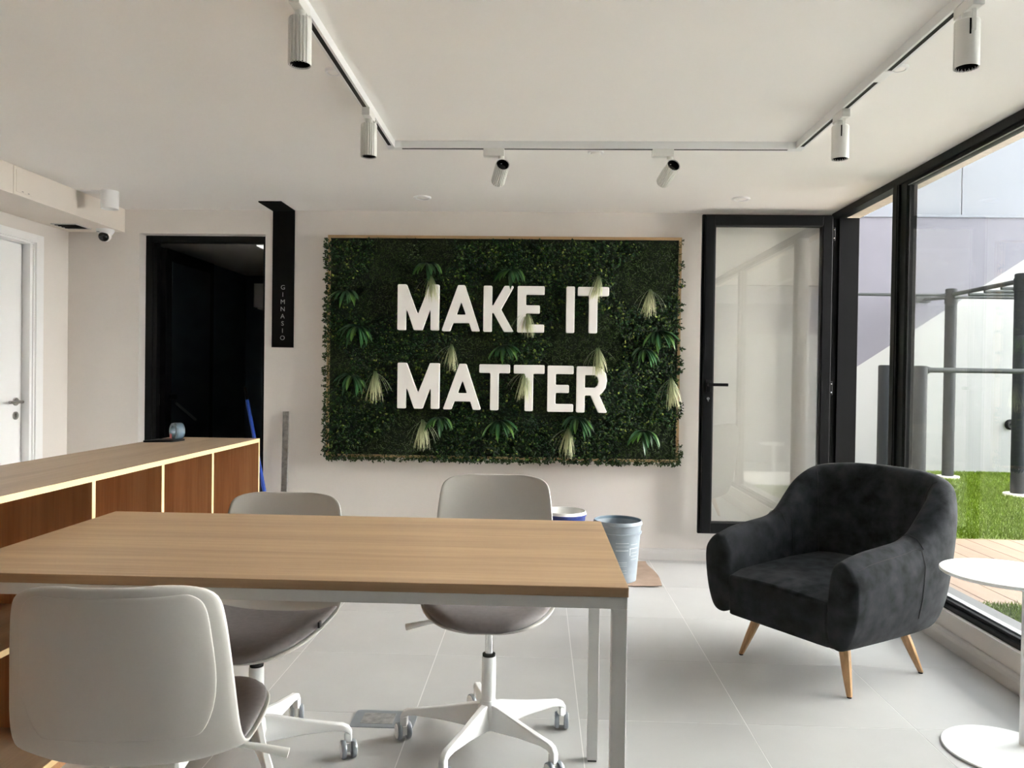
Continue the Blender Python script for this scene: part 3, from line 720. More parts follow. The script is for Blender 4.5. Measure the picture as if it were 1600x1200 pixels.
    for k in range(5):
        a = star + 2*PI*k/5 - rz
        if leg0 is None:
            m = MB(); n = 8; vs = []
            for r, zb, zt, wb, wt in ((0.012, 0.066, 0.150, 0.036, 0.026), (0.05, 0.069, 0.147, 0.034, 0.022), (0.15, 0.083, 0.127, 0.030, 0.018), (0.245, 0.090, 0.112, 0.028, 0.020), (0.272, 0.087, 0.1085, 0.027, 0.020), (0.290, 0.078, 0.100, 0.024, 0.018), (0.300, 0.066, 0.084, 0.020, 0.016)):
                sh_ = 0.0 if r < 0.26 else 0.0
                vs += [(r, -wb/2, zb), (r, wb/2, zb), (r, wb/2+0.001, zb*0.6+zt*0.4), (r, wt/2, zt), (r, -wt/2, zt), (r, -wb/2-0.001, zb*0.6+zt*0.4)]
            m.ring_skin(vs, 7, 6)
            m.box(0.276, 0.300, -0.011, 0.011, 0.050, 0.082)
            leg0 = m.build('leg', 'white_metal', c, smooth=True, bevel=0.003); lg = leg0
            cs = MB().lathe([(0.011, 0.028), (0.011, 0.066)], 12, (0.288, 0, 0)).box(0.272, 0.304, -0.007, 0.007, 0.022, 0.05)
            cs0 = cs.build('caster', 'grey_white_metal', lg, smooth=True)
            rxm = Matrix.Rotation(PI/2, 3, 'X')
            for s in (-1, 1):
                MB().lathe([(0.018, -0.0075), (0.0275, -0.0065), (0.029, -0.003), (0.029, 0.003), (0.0275, 0.0065), (0.018, 0.0075)], 24, (0.296, s*0.016, 0.029), rxm).build('wheel', 'plate_metal', lg, smooth=True)
                MB().lathe([(0.0235, -0.0012), (0.0235, 0.0012)], 24, (0.296, s*0.0242, 0.029), rxm).build('wheel_cap', 'white_metal', lg, smooth=True)
        else:
            lg = copy_tree(leg0, c)
        lg.rotation_euler = (0, 0, a)
        # casters swivel freely
    return c
def swivel(c, angs):
    legs = [o for o in c.children if o.name.split('.')[0] == 'leg']
    for lg, a in zip(legs, angs):
        M = Matrix.Translation((0.288, 0, 0)) @ Matrix.Rotation(a, 4, 'Z') @ Matrix.Translation((-0.288, 0, 0))
        for ch in lg.children: ch.matrix_basis = M
c1 = make_chair((-0.155, 2.545, 0), R(0), R(12+18), 0.0, 'grey shell office chair behind the middle of the table, in front of the paint buckets')
swivel(c1, [R(60), R(20), R(-60), R(130), R(-20)])
c2 = make_chair((-0.885, 2.40, 0), R(-1), R(10), -0.058, 'grey shell office chair behind the table next to the oak cabinet')
swivel(c2, [R(-75), R(30), R(60), R(-40), R(20)])
c3 = make_chair((-0.840, 1.70, 0), R(187), R(40), -0.044, 'grey shell office chair nearest the viewer with its back turned')
swivel(c3, [R(10), R(80), R(60), R(-40), R(20)])

# ------------------------------------------------------------------ armchair
ac = empty('armchair', (1.279, 3.389, 0), R(-55.6)); tag(ac, 'dark charcoal velvet armchair on splayed wooden legs by the glazing', 'armchair')
def bez(keys, t):
    """smooth interpolation through (t, value...) keys"""
    for i in range(len(keys)-1):
        if t <= keys[i+1][0]:
            a, b = keys[i], keys[i+1]; s = (t-a[0])/(b[0]-a[0]); s = s*s*(3-2*s)*0.5 + s*0.5
            return [a[k]+(b[k]-a[k])*s for k in range(1, len(a))]
    return list(keys[-1][1:])
# plan of the wrap-round shell, right half from arm front (t=0) to middle of the back (t=1): x, y, top height, lean
KEY = [(0.00, 0.296, -0.350, 0.556, 0.020), (0.10, 0.302, -0.26, 0.580, 0.020), (0.25, 0.308, -0.12, 0.592, 0.020), (0.38, 0.311, 0.00, 0.602, 0.020), (0.48, 0.311, 0.09, 0.640, 0.024),
       (0.57, 0.307, 0.17, 0.722, 0.030), (0.66, 0.293, 0.25, 0.806, 0.042), (0.745, 0.243, 0.306, 0.840, 0.054), (0.86, 0.14, 0.324, 0.850, 0.060), (1.00, 0.0, 0.330, 0.853, 0.062)]
def arm_station(t):
    x, y, H, lean = bez(KEY, t)
    x2, y2, _, _ = bez(KEY, min(1, t+0.02)); x1, y1, _, _ = bez(KEY, max(0, t-0.02))
    tg = Vector((x2-x1, y2-y1, 0)).normalized()
    if t >= 0.99: tg = Vector((-1, 0, 0))
    n = Vector((tg.y, -tg.x, 0))                   # outward
    return Vector((x, y, 0)), n, H, lean
def ring(t, shrink=1.0, push=0.0):
    p, n, H, lean = arm_station(t)
    arm = max(0.0, 1-t/0.55)                       # 1 at the arm front, 0 along the back
    zb = 0.205
    th = 0.062
    pts = [(-th*0.55, zb+0.004), (-th, zb+0.05), (-th*0.98, 0.36), (-th*0.9, H-0.06), (-th*0.62, H-0.016), (-th*0.1, H), (th*0.5, H-0.012), (th*1.0, H-0.05),
           (th*1.30, H*0.5+0.2), (th*1.28, 0.38), (th*1.05, 0.295), (th*0.55, zb+0.016), (0, zb)]
    zc = (H+zb)/2
    out = []
    for o, z in pts:
        o2 = o*shrink; z2 = zc+(z-zc)*(1-(1-shrink)*0.35)
        k = max(0, (z-0.34))/0.5
        q = p + n*(o2 + lean*k*1.25)
        out.append(Vector((q.x, q.y - push, z2)))
    return out
ts = [0, 0.05, 0.12, 0.2, 0.28, 0.36, 0.42, 0.47, 0.52, 0.57, 0.62, 0.67, 0.72, 0.78, 0.85, 0.92, 1.0]
rings = [ring(0, 0.55, 0.030), ring(0, 0.82, 0.024), ring(0, 0.97, 0.010)] + [ring(t) for t in ts]
mir = [[Vector((-p.x, p.y, p.z)) for p in r] for r in reversed(rings[:-1])]
allr = rings + mir
m = MB(); m.ring_skin([p for r in allr for p in r], len(allr), len(allr[0]))
m.build('shell', 'velvet', ac, smooth=True, subsurf=2)['label'] = 'wrap-round arms and back'
# seat cushion
m = MB(); nx, ny = 9, 9; x0, x1, y0, y1 = -0.248, 0.248, -0.368, 0.285
for lay in range(3):
    for j in range(ny):
        for i in range(nx):
            u, v = i/(nx-1), j/(ny-1)
            x = x0+(x1-x0)*u; y = y0+(y1-y0)*v
            e = min(1.0, min(v, 1.2-v)*7)
            z = (0.205, 0.30, 0.395+0.012*math.sin(PI*u)+0.022*min(1, v*1.6))[lay]
            if lay == 2: z -= 0.018*(1-e)**2; 
            if lay == 0: y = max(y, y0+0.012)
            m.v.append((x, y, z))
A = lambda l, j, i: l*nx*ny+j*nx+i
for j in range(ny-1):
    for i in range(nx-1):
        m.f += [(A(0,j,i),A(0,j+1,i),A(0,j+1,i+1),A(0,j,i+1)), (A(2,j,i),A(2,j,i+1),A(2,j+1,i+1),A(2,j+1,i))]
for l in (0, 1):
    for i in range(nx-1): m.f += [(A(l,0,i),A(l,0,i+1),A(l+1,0,i+1),A(l+1,0,i)), (A(l,ny-1,i),A(l+1,ny-1,i),A(l+1,ny-1,i+1),A(l,ny-1,i+1))]
    for j in range(ny-1): m.f += [(A(l,j,0),A(l+1,j,0),A(l+1,j+1,0),A(l,j+1,0)), (A(l,j,nx-1),A(l,j+1,nx-1),A(l+1,j+1,nx-1),A(l+1,j,nx-1))]
m.build('seat_cushion', 'velvet', ac, smooth=True, bevel=0.012, seg=3)
# piped seams: over each arm and down where arm meets wing
for s in (1, -1):
    pts = []
    for t in [0.02, 0.08, 0.16, 0.24, 0.32, 0.40]:
        r = ring(t); a = r[7]*0.6 + r[6]*0.4; pts.append(Vector((a.x*s, a.y, a.z)))
    r = ring(0.42)
    for k in (7, 8, 9, 10): pts.append(Vector((r[k].x*s + 0.0*s, r[k].y, r[k].z)))
    MB().tube(pts, 0.0014, 6).build('seam', 'seam', ac, smooth=True)
    r = ring(0.43); pts = [Vector((r[k].x*s, r[k].y, r[k].z)) for k in (7, 6, 5, 4, 3)]
    MB().tube(pts, 0.0014, 6).build('seam', 'seam', ac, smooth=True)
    for t in (0.48, 0.70):
        r = ring(t); pts = [Vector((r[k].x*s, r[k].y, r[k].z)) for k in (5, 4, 3, 2)]
        pts = [pts[0]*0.5+pts[1]*0.5, pts[1], pts[2], pts[2]*0.5+pts[3]*0.5, pts[3]]
        MB().tube(pts, 0.0014, 6).build('seam', 'seam', ac, smooth=True)
box('underside', (-0.27, 0.27, -0.33, 0.29, 0.198, 0.212), 'black_matt', ac, bevel=0.01)
for sx in (-1, 1):
    for sy in (-1, 1):
        fx, fy_ = sx*0.268, (-0.248 if sy < 0 else 0.248); tx, ty = sx*0.205, (-0.20 if sy < 0 else 0.19)
        m = MB(); vs = []; n = 8
        for q in range(5):
            s = q/4; cx, cy, cz = fx+(tx-fx)*s, fy_+(ty-fy_)*s, 0.006+(0.206-0.006)*s
            w_ = 0.0115+0.0125*math.sin(s*PI/2)
            for k in range(n):
                a = 2*PI*(k+0.5)/n; rr = w_/max(abs(math.cos(a)), abs(math.sin(a)))*0.92
                vs.append((cx+rr*math.cos(a), cy+rr*math.sin(a), cz))
        m.ring_skin(vs, 5, n)
        lg = m.build('leg', 'leg_wood', ac, smooth=True, bevel=0.001)
        MB().lathe([(0.009, 0), (0.009, 0.007)], 12, (fx, fy_, 0)).build('glide', 'rubber', lg)

# ------------------------------------------------------------------ round side table
st = empty('side_table', (1.577, 2.615, 0)); tag(st, 'white round metal side table in the near right corner', 'side table')
MB().lathe([(0.186, 0), (0.190, 0.002), (0.190, 0.006), (0.188, 0.008)], 64).build('base_plate', 'white_metal', st, smooth=True)
MB().lathe([(0.203, 0.594), (0.206, 0.596), (0.206, 0.603), (0.204, 0.605)], 64).build('tabletop', 'white_metal', st, smooth=True)
MB().lathe([(0.0145, 0.008), (0.0145, 0.594)], 24, (0.088, 0.045, 0)).build('post', 'white_metal', st, smooth=True)

# ------------------------------------------------------------------ paint buckets and cardboard
m = MB(); nx, ny = 14, 12
for j in range(ny):
    for i in range(nx):
        u, v = i/(nx-1), j/(ny-1)
        x = 0.10+0.64*u + 0.012*math.sin(5*v); y = 4.545+0.62*v
        z = 0.003 + 0.012*max(0, u-0.82)/0.18*abs(math.sin(3.2*v+0.3)) + 0.006*max(0, 0.12-v)/0.12*u
        m.v.append((x, y, z))
top = len(m.v)
m.v += [(x, y, z-0.003) for x, y, z in m.v[:top]]
for j in range(ny-1):
    for i in range(nx-1):
        a = j*nx+i; m.f += [(a, a+1, a+nx+1, a+nx), (top+a, top+a+nx, top+a+nx+1, top+a+1)]
for i in range(nx-1): m.f += [(i, top+i, top+i+1, i+1), ((ny-1)*nx+i, (ny-1)*nx+i+1, top+(ny-1)*nx+i+1, top+(ny-1)*nx+i)]
for j in range(ny-1): m.f += [(j*nx, j*nx+nx, top+j*nx+nx, top+j*nx), (j*nx+nx-1, top+j*nx+nx-1, top+j*nx+2*nx-1, j*nx+2*nx-1)]
tag(m.build('cardboard_sheet', 'cardboard', smooth=True), 'crumpled brown cardboard sheet under the paint buckets', 'cardboard')
def bucket(name_label, x, y, rt, rb, hgt, outer, inner, band, fill):
    b = empty('paint_bucket', (x, y, 0.004)); tag(b, name_label, 'bucket', 'paint buckets by the back wall')
    f = lambda z: rb+(rt-rb)*z/hgt
    MB().lathe([(rb-0.006, 0), (rb, 0.003), (f(hgt*0.78), hgt*0.78), (f(hgt*0.78)+0.007, hgt*0.785), (f(hgt*0.82)+0.007, hgt*0.815), (f(hgt*0.83), hgt*0.82), (f(hgt*0.93), hgt*0.925), (rt+0.004, hgt*0.93), (rt+0.006, hgt*0.95),
                (rt+0.003, hgt*0.965), (rt, hgt), (rt-0.004, hgt), (rb-0.004, fill), (0.001, fill)], 48, cap=False).build('body', outer, b, smooth=True)
    MB().lathe([(f(fill)-0.0045, fill+0.001), (rt-0.0045, hgt-0.004)], 48, cap=False).build('inner_wall', inner, b, smooth=True)
    MB().lathe([(f(fill)-0.006, fill-0.001), (f(fill)-0.006, fill+0.002)], 48).build('paint_residue', inner, b, smooth=True)
    if band:
        MB().lathe([(f(hgt*0.05)+0.0008, hgt*0.05), (f(hgt*0.76)+0.0008, hgt*0.76)], 48, cap=False).build('label_band', band, b, smooth=True)
        MB().lathe([(f(hgt*0.835)+0.0012, hgt*0.835), (f(hgt*0.92)+0.0012, hgt*0.92)], 48, cap=False).build('label_band', band, b, smooth=True)
        MB().lathe([(rt+0.0065, hgt*0.925), (rt+0.0068, hgt*0.952)], 48, cap=False).build('lid_ring', band, b, smooth=True)
    return b, f
b1, f1 = bucket('grey-blue paint smeared bucket with a printed label, near the table corner', 0.49, 4.70, 0.144, 0.116, 0.366, 'bucket_grey', 'bucket_inside', None, 0.05)
def label_patch(b, f, a0, a1, z0, z1, mat, off=0.0012):
    m = MB(); n = 8
    for z in (z0, z1):
        for k in range(n+1):
            a = a0+(a1-a0)*k/n; r = f(z)+off; m.v.append((r*math.cos(a), r*math.sin(a), z))
    for k in range(n): m.f.append((k, k+1, n+2+k, n+1+k))
    m.build('label_print', mat, b, recalc=False)
for a0, a1, z0, z1 in ((-1.75, -1.15, 0.20, 0.205), (-1.10, -0.55, 0.21, 0.215), (-1.75, -1.15, 0.245, 0.248), (-1.75, -1.15, 0.225, 0.227), (-1.05, -0.62, 0.235, 0.2375), (-1.75, -1.2, 0.13, 0.1325), (-1.75, -1.2, 0.12, 0.1215), (-1.75, -1.2, 0.108, 0.110),
                       (-1.75, -1.2, 0.08, 0.082), (-1.75, -1.2, 0.065, 0.067), (-1.08, -1.04, 0.17, 0.21), (-1.0, -0.6, 0.185, 0.187), (-1.0, -0.6, 0.165, 0.167), (-1.0, -0.6, 0.145, 0.147)):
    label_patch(b1, f1, a0, a1, z0, z1, 'label_pale')
b2, f2 = bucket('white paint bucket with dark blue band, half hidden by the chair back', 0.172, 4.93, 0.136, 0.112, 0.375, 'bucket_white', 'bucket_white', 'bucket_blue', 0.10)

# ------------------------------------------------------------------ things leaning in the corner
pole = empty('cleaning_pole', (-1.735, 5.05, 0)); tag(pole, 'blue cleaning pole with black tip leaning in the gym doorway', 'pole')
a, b_ = Vector((0, 0, 0.012)), Vector((-0.335, 0.28, 1.13))
q = a+(b_-a)*0.92
MB().tube([a, q], 0.0125, 14).build('tube', 'pole_blue', pole, smooth=True)
MB().tube([q, b_], [0.0115, 0.0085], 14).build('grip', 'black_frame', pole, smooth=True)
MB().tube([a+Vector((0,0,-0.012)), a+(b_-a)*0.02], 0.014, 14).build('end_cap', 'rubber', pole, smooth=True)
pf = MB().box(-0.021, 0.021, 0.0, 0.0015, 0, 0.972).box(0.0195, 0.021, -0.03, 0.0, 0, 0.972).box(-0.021, -0.0195, -0.012, 0.0, 0, 0.972).build('metal_profile', 'galvanised')
pf.location = (-1.730, 5.155, 0.0); pf.rotation_euler = (R(-4.9), 0, R(8)); tag(pf, 'galvanised steel channel leaning against the back wall', 'metal profile')

# ------------------------------------------------------------------ floor box
fb = empty('floor_box', (-0.537, 2.722, 0)); tag(fb, 'flat metal cover plate in the floor beside the chair base', 'floor socket')
MB().prism(rounded_poly([(-0.113, -0.067), (0.113, -0.067), (0.113, 0.067), (-0.113, 0.067)], 0.014), 0, 0.003).build('plate', 'plate_metal', fb)
box('lid', (-0.08, 0.035, -0.042, 0.042, 0.003, 0.0042), 'galvanised', fb, bevel=0.0005)
box('lid', (0.042, 0.08, -0.042, 0.042, 0.003, 0.0042), 'plate_metal', fb, bevel=0.0005)

# ------------------------------------------------------------------ track lighting
tk = empty('light_track', (0, 0, ZC)); tag(tk, 'white U-shaped ceiling track carrying the spotlights', 'light track')
TXL, TXR, TYB, TYF = -0.726, 1.205, 3.682, 0.75
def track_run(axis, a, b, fixed):
    for (o0, o1, z0, z1) in ((-0.0175, -0.0085, -0.034, 0), (0.0085, 0.0175, -0.034, 0), (-0.0085, 0.0085, -0.012, 0)):
        if axis == 'y': yield (fixed+o0, fixed+o1, a, b, z0, z1)
        else: yield (a, b, fixed+o0, fixed+o1, z0, z1)
for ax, a, b, fx in (('y', TYF, TYB-0.05, TXL), ('y', TYF, TYB-0.05, TXR), ('x', TXL+0.05, TXR-0.05, TYB)):
    m = MB()
    for q in track_run(ax, a, b, fx): m.box(*q)
    r = m.build('rail', 'white_metal', tk)
    q = (fx-0.0085, fx+0.0085, a, b, -0.0325, -0.012) if ax == 'y' else (a, b, fx-0.0085, fx+0.0085, -0.0335, -0.012)
    box('slot', q, 'rubber', r)
for x, s in ((TXL, 1), (TXR, -1)):
    MB().box(min(x-s*0.0185, x+s*0.05), max(x-s*0.0185, x+s*0.05), TYB-0.0185, TYB+0.0185, -0.0345, 0).box(x-0.0185, x+0.0185, TYB-0.05, TYB-0.0185, -0.0345, 0).build('corner_joint', 'white_metal', tk, bevel=0.001)
box('joint_plate', (TXR-0.019, TXR+0.019, 2.74, 2.84, -0.0355, -0.030), 'white_lacquer', tk, bevel=0.001)
def spot(x, y, label, along, side, tilt=0.0, rz=0.0):
    """head hangs under an adapter; ribs cover half of the drum, a slotted arm holds the smooth half"""
    e = empty('spotlight', (x, y, ZC-0.034)); tag(e, label, 'spotlight', 'track spotlights')
    if along == 'y': ad = (-0.016, 0.016, -0.06, 0.045, -0.032, 0.0)
    else: ad = (-0.055, 0.045, -0.016, 0.016, -0.036, 0.0)
    box('adapter', ad, 'grey_white_metal', e, bevel=0.002)
    MB().lathe([(0.015, -0.048), (0.016, -0.030)], 20).build('pivot', 'grey_white_metal', e, smooth=True)
    rd, ln, n = 0.0335, 0.134, 100
    M = Matrix.Translation((0, 0, -0.062)) @ Matrix.Rotation(rz, 4, 'Z') @ Matrix.Rotation(tilt, 4, 'X')
    def rr(k):
        a = 2*PI*k/n
        if math.cos(a) > 0.05: return rd - (0.0 if k % 5 < 3 else 0.0046)
        return rd
    top0 = 0.010 if not tilt else 0.035
    prof = [(0.0, top0), (0.0, top0-ln)]
    m = MB(); vs = []
    for z, sc in ((top0, 0.94), (top0-0.004, 1.0), (top0-ln+0.004, 1.0), (top0-ln, 0.985), (top0-ln+0.001, 0.90), (top0-ln+0.030, 0.78)):
        for k in range(n):
            a = 2*PI*k/n; q = rr(k)*sc if sc > 0.98 else rd*sc
            vs.append((q*math.cos(a), q*math.sin(a), z))
    m.ring_skin(vs, 6, n)
    hd = m.build('head', 'grey_white_metal', e, recalc=True); hd.matrix_basis = M
    i_ = MB().lathe([(rd*0.92, top0-ln+0.0004), (rd*0.90, top0-ln+0.002), (rd*0.76, top0-ln+0.028), (0.001, top0-ln+0.029)], 32, cap=False).build('reflector', 'black_matt', e, smooth=True); i_.matrix_basis = M
    lens = MB().lathe([(0.018, top0-ln+0.022), (0.014, top0-ln+0.027)], 24).build('lens', 'lens_black', e, smooth=True); lens.matrix_basis = M
    arm = box('bracket', (-rd-0.004, -rd+0.004, -0.006, 0.006, -0.030, 0.030), 'grey_white_metal', e, bevel=0.001); arm.matrix_basis = M if not tilt else Matrix.Translation((0, 0, -0.062)) @ Matrix.Rotation(rz, 4, 'Z')
    slot = box('slot', (-rd-0.0006, -rd+0.002, 0.006, 0.010, -0.040, 0.004), 'black_matt', e); slot.matrix_basis = M
    return e
spot(-0.712, 2.225, 'ribbed spotlight nearest the viewer on the left track run', 'y', 'L', rz=R(235))
spot(-0.720, 3.165, 'ribbed spotlight near the back corner of the left track run', 'y', 'L', rz=R(235))
spot(1.205, 3.172, 'smooth spotlight near the back corner of the right track run', 'y', 'R', rz=R(90))
spot(1.205, 2.248, 'smooth spotlight nearest the viewer on the right track run', 'y', 'R', rz=R(90))
def tilted_spot(x, y, label, yaw):
    e = spot(x, y, label, 'x', 'B')
    # swing the drum so its open end looks out from the wall and a little up
    for ch in e.children:
        if ch.name.split('.')[0] in ('head', 'reflector', 'lens', 'slot', 'bracket'):
            base = ch.name.split('.')[0]
            if base == 'bracket':
                ch.matrix_basis = Matrix.Translation((0.030, 0, -0.064)) @ Matrix.Translation((0.0335, 0, 0))
            else:
                ch.matrix_basis = Matrix.Translation((0.030, 0.0, -0.100)) @ Matrix.Rotation(yaw, 4, 'Z') @ Matrix.Rotation(R(-113), 4, 'X') @ Matrix.Translation((0, 0, 0.080)) @ Matrix.Rotation(R(90), 4, 'Z')
        if ch.name.split('.')[0] == 'pivot': ch.location.x = 0.030
    return e
tilted_spot(-0.228, 3.682, 'tilted ribbed spotlight above the letters of MAKE on the back track run', R(14))
tilted_spot(0.575, 3.682, 'tilted ribbed spotlight above the word IT on the back track run', R(15))

# ------------------------------------------------------------------ small ceiling fittings
def disc(name, label, cat, x, y, r, parts):
    e = empty(name, (x, y, ZC)); tag(e, label, cat)
    MB().lathe([(r, 0), (r, -0.005), (r*0.93, -0.010), (r*0.72, -0.010), (r*0.70, -0.003)], 36).build('rim', 'white_lacquer', e, smooth=True)
    MB().lathe([(r*0.68, -0.003), (r*0.62, -0.005 - parts)], 32).build('cover', 'ceiling_paint', e, smooth=True)
    return e
disc('downlight', 'round white flush ceiling light above the plant panel left half', 'downlight', -0.754, 4.83, 0.056, 0.0)
disc('downlight', 'round white flush ceiling light above the glass door', 'downlight', 1.231, 4.815, 0.056, 0.0)
disc('smoke_sensor', 'small white round sensor beside the left track run', 'sensor', -0.775, 2.82, 0.032, 0.004)
disc('smoke_sensor', 'small white round sensor beside the right track run', 'sensor', 1.262, 2.79, 0.032, 0.004)
disc('smoke_sensor', 'small white round sensor behind the back track run', 'sensor', 0.262, 3.83, 0.040, 0.012)
cl = empty('ceiling_lamp', (-2.70, 4.72, ZC)); tag(cl, 'white cylindrical surface lamp next to the soffit', 'ceiling lamp')
MB().lathe([(0.052, 0), (0.052, -0.110), (0.049, -0.112), (0.046, -0.108), (0.044, -0.06)], 40).build('body', 'white_lacquer', cl, smooth=True)
MB().lathe([(0.043, -0.075), (0.043, -0.07)], 32).build('lens', 'white_metal', cl, smooth=True)
box('mount_plate', (-0.17, -0.03, -0.035, 0.035, -0.008, 0.0), 'white_lacquer', cl, bevel=0.002)
cm = empty('security_camera', (-2.975, 5.15, ZB)); tag(cm, 'white dome security camera with black lens under the soffit', 'security camera')
MB().lathe([(0.056, 0), (0.056, -0.012), (0.046, -0.03), (0.040, -0.038)], 36).build('base', 'white_lacquer', cm, smooth=True)
sph = [(0.040*math.sin(PI*k/12), -0.040*math.cos(PI*k/12)) for k in range(1, 12)]
MB().lathe(sph, 32, (0, -0.004, -0.045)).build('ball', 'white_lacquer', cm, smooth=True)
sph = [(0.034*math.sin(PI*k/12), -0.034*math.cos(PI*k/12)) for k in range(1, 12)]
MB().lathe(sph, 32, (0.002, -0.022, -0.052)).build('lens', 'lens_black', cm, smooth=True)
box('marking', (-0.034, -0.012, -0.0475, -0.046, -0.026, -0.021), 'joint_dark', cm)

# ------------------------------------------------------------------ courtyard
struct(box('ground_outside', (YE, 13.0, YV-0.3, 30, -0.3, ZG-0.03), 'joint_dark'), 'bare ground under the courtyard turf and deck', 'ground')
struct(MB().box(7.4, 13.0, -4.0, 30, ZG-0.03, ZG).box(3.6, 7.4, YV-0.05, 3.915, ZG-0.03, ZG).box(YE, 3.6, YV-0.05, 2.2, ZG-0.03, ZG).build('paving_bounce', 'paving'), 'unseen pale paving around the lawns, added to bounce light indoors', 'paving')  # out of view, added as a pale reflector that lifts the ceiling
deck = struct(box('deck_outside', (YE, 7.4, 3.915, 5.575, ZG-0.03, ZG-0.02), 'joint_dark'), 'pale timber deck path crossing the courtyard', 'deck')
pk = None; x = YE+0.004; W_ = 0.150
while x < 7.24:
    if pk is None:
        pk = MB().box(0, W_-0.006, 3.915, 5.575, 0, 0.02).build('plank', 'deck_wood', deck); o = pk
    else:
        o = bpy.data.objects.new('plank', pk.data); COL.objects.link(o); o.parent = deck
    o.location = (x, 0, ZG-0.02); x += W_
POSTS = ((4.735, 9.05), (4.715, 7.72), (6.45, 7.72), (6.45, 9.05), (2.6, 9.05), (3.595, 7.40), (5.66, 7.40), (3.235, 7.30))
def turf(name, x0, x1, y0, y1, dense, n, label, seed):
    t = empty(name, (0, 0, 0)); tag(t, label, 'grass', kind='stuff')
    b = box('turf_base', (x0, x1, y0, y1, ZG-0.03, ZG), 'turf_base', t)
    r = random.Random(seed); m = MB(); m.c = []
    dx0, dx1, dy0, dy1 = dense
    for k in range(n):
        x, y = r.uniform(dx0, dx1), r.uniform(dy0, dy1); a = r.uniform(0, 2*PI); hh = r.uniform(0.018, 0.034); wd = 0.0045
        if any((x-a)**2+(y-b)**2 < 0.0175 for a, b in POSTS): continue
        lx, ly = r.gauss(0, 0.009), r.gauss(0, 0.009); g = r.uniform(0.7, 1.3)
        i = len(m.v); m.v += [(x-wd*math.cos(a), y-wd*math.sin(a), ZG), (x+wd*math.cos(a), y+wd*math.sin(a), ZG), (x+lx, y+ly, ZG+hh)]
        m.f.append((i, i+1, i+2)); col = (0.092*g, 0.150*g, 0.008*g); m.c += [col]*3
    o = m.build('blades', 'turf_blade', t, recalc=False); o['kind'] = 'stuff'
turf('lawn', YE, 7.4, 5.575, 9.665, (3.0, 7.2, 5.575, 9.65), 90000, 'bright green artificial lawn beyond the timber deck', 3)
turf('lawn', YE, 3.6, 2.2, 3.915, (YE, 3.6, 2.2, 3.915), 30000, 'bright green strip of lawn on the near side of the deck', 4)
# far courtyard wall, grey with a white diagonal field
yw = struct(empty('wall_courtyard', (0, 9.67, 0)), 'far courtyard wall, grey above a white diagonal field', 'wall')
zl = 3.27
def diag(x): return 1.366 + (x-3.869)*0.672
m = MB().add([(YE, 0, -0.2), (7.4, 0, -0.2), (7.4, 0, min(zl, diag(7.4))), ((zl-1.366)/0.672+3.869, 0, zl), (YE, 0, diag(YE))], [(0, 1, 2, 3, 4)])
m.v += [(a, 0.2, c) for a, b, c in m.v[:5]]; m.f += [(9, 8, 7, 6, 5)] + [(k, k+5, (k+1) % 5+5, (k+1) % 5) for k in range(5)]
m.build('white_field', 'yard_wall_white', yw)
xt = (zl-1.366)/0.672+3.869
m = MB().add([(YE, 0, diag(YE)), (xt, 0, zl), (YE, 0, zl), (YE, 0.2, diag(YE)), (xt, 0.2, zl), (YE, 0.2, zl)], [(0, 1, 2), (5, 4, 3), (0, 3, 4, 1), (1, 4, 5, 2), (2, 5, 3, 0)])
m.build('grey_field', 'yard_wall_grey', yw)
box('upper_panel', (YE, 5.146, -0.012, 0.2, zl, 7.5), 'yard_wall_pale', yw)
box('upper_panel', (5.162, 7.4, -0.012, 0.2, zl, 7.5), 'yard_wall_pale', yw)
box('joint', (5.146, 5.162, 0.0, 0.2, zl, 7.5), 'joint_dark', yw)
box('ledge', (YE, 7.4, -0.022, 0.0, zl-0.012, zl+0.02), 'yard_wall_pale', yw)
# wall opposite, reflected in the glass door
fw = struct(empty('wall_yard_end', (0, YV-0.05, 0)), 'near end wall of the courtyard, white below a dark part added to block sky', 'wall')
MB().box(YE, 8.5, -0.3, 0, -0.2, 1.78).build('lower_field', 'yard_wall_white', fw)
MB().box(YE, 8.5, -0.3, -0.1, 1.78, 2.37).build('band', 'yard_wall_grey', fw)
MB().box(YE, 8.5, -0.3, 0, 2.37, 10.0).build('sky_blocker', 'sky_blocker_dark', fw)  # raised and darkened to keep sky light off the far wall
struct(box('wall_bounce', (13.0, 13.4, -4.0, 26.0, -0.2, 9.5), 'bounce_white'), 'unseen white facade added across the courtyard to bounce sunlight indoors', 'wall')  # out of view, added to catch the sun and light the room
# exercise frame
def post(parent, x, y, zt, r=0.062, clamp=False):
    p = MB().lathe([(r, 0.0), (r, zt-ZG-0.012), (r*0.92, zt-ZG-0.003), (r*0.7, zt-ZG)], 28).build('post', 'post_grey', parent, smooth=True)
    p.location = (x, y, ZG)
    MB().lathe([(0.125, 0.0), (0.125, 0.026), (0.12, 0.03)], 32).build('base_collar', 'grey_white_metal', p, smooth=True)
    if clamp:
        MB().lathe([(r+0.007, zt-ZG-0.17), (r+0.007, zt-ZG-0.05)], 28).build('clamp', 'post_grey', p, smooth=True)
        for a in (0.4, -0.4):
            MB().lathe([(0.008, -0.004), (0.008, 0.004)], 8, (0.07*math.cos(a-PI/2), 0.07*math.sin(a-PI/2), zt-ZG-0.07), Matrix.Rotation(PI/2, 3, 'X')).build('bolt', 'chrome', p)
    return p
ZP = 2.31
lb = empty('climbing_frame', (0, 0, 0)); tag(lb, 'tall grey outdoor climbing frame with overhead ladder bars', 'climbing frame')
for x, y in ((4.735, 9.05), (4.715, 7.72), (6.45, 7.72), (6.45, 9.05)): post(lb, x, y, ZP, clamp=True)
MB().tube([(4.735, 9.05, 2.24), (4.715, 6.3, 2.24)], 0.024, 14).build('side_rail', 'bar_metal', lb, smooth=True)
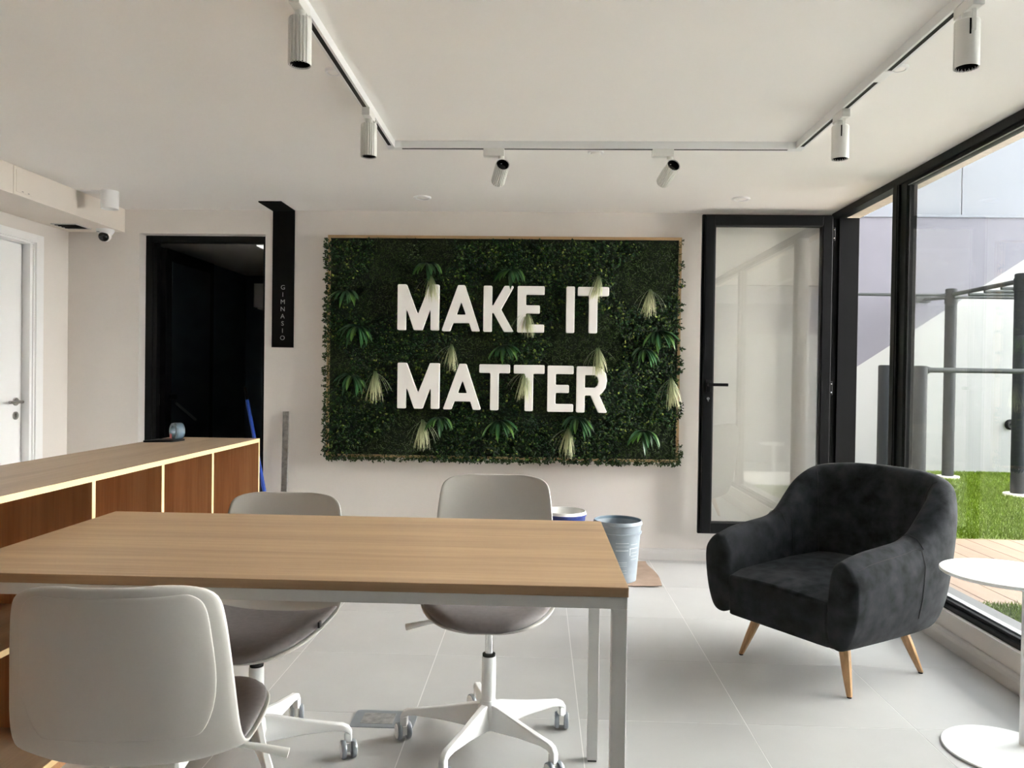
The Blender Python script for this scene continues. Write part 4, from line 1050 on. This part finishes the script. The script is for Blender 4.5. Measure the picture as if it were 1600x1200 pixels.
MB().tube([(6.45, 9.05, 2.24), (6.45, 6.3, 2.24)], 0.024, 14).build('side_rail', 'bar_metal', lb, smooth=True)
for yy in (8.98, 8.68, 8.38, 8.08, 7.78, 7.48, 7.18, 6.88, 6.58):
    MB().tube([(4.73, yy, 2.205), (6.45, yy, 2.205)], 0.017, 12).build('rung', 'bar_metal', lb, smooth=True)
MB().tube([(4.735, 9.05, 2.235), (2.6, 9.05, 2.235)], 0.017, 12).build('pull_up_bar', 'bar_metal', lb, smooth=True)
post(lb, 2.6, 9.05, ZP)
MB().tube([(4.72, 9.05, 2.21), (4.74, 9.645, 2.245)], 0.020, 12).build('wall_stay', 'bar_metal', lb, smooth=True)
box('wall_plate', (4.62, 4.80, 9.64, 9.668, 2.21, 2.28), 'bar_metal', lb, bevel=0.004)
box('wall_plate', (5.98, 6.16, 9.64, 9.668, 2.21, 2.28), 'bar_metal', lb, bevel=0.004)
db = empty('dip_station', (0, 0, 0)); tag(db, 'low grey exercise bar on short posts right of the window mullion', 'exercise bar')
post(db, 3.595, 7.40, 1.385, 0.066); post(db, 5.66, 7.40, 1.385, 0.066)
MB().tube([(3.64, 7.40, 1.345), (5.6, 7.40, 1.345)], 0.024, 14).build('bar', 'bar_metal', db, smooth=True)
MB().lathe([(0.034, 0), (0.034, 0.02)], 16, (3.655, 7.40, 1.345), Matrix.Rotation(PI/2, 3, 'Y')).build('flange', 'bar_metal', db, smooth=True)
sp = empty('exercise_post', (0, 0, 0)); tag(sp, 'single short grey post seen through the open doorway', 'post')
post(sp, 3.235, 7.30, 1.385, 0.066)
wd = empty('wall_disc', (5.80, 9.67, 0.72)); tag(wd, 'black round fitting on the white courtyard wall', 'wall fitting')
MB().lathe([(0.065, 0), (0.065, 0.03), (0.05, 0.045)], 28, (0, 0, 0), Matrix.Rotation(PI/2, 3, 'X')).build('ring', 'black_frame', wd, smooth=True)
MB().lathe([(0.02, 0.045), (0.02, 0.06)], 16, (0, 0, 0), Matrix.Rotation(PI/2, 3, 'X')).build('centre_cap', 'post_grey', wd, smooth=True)
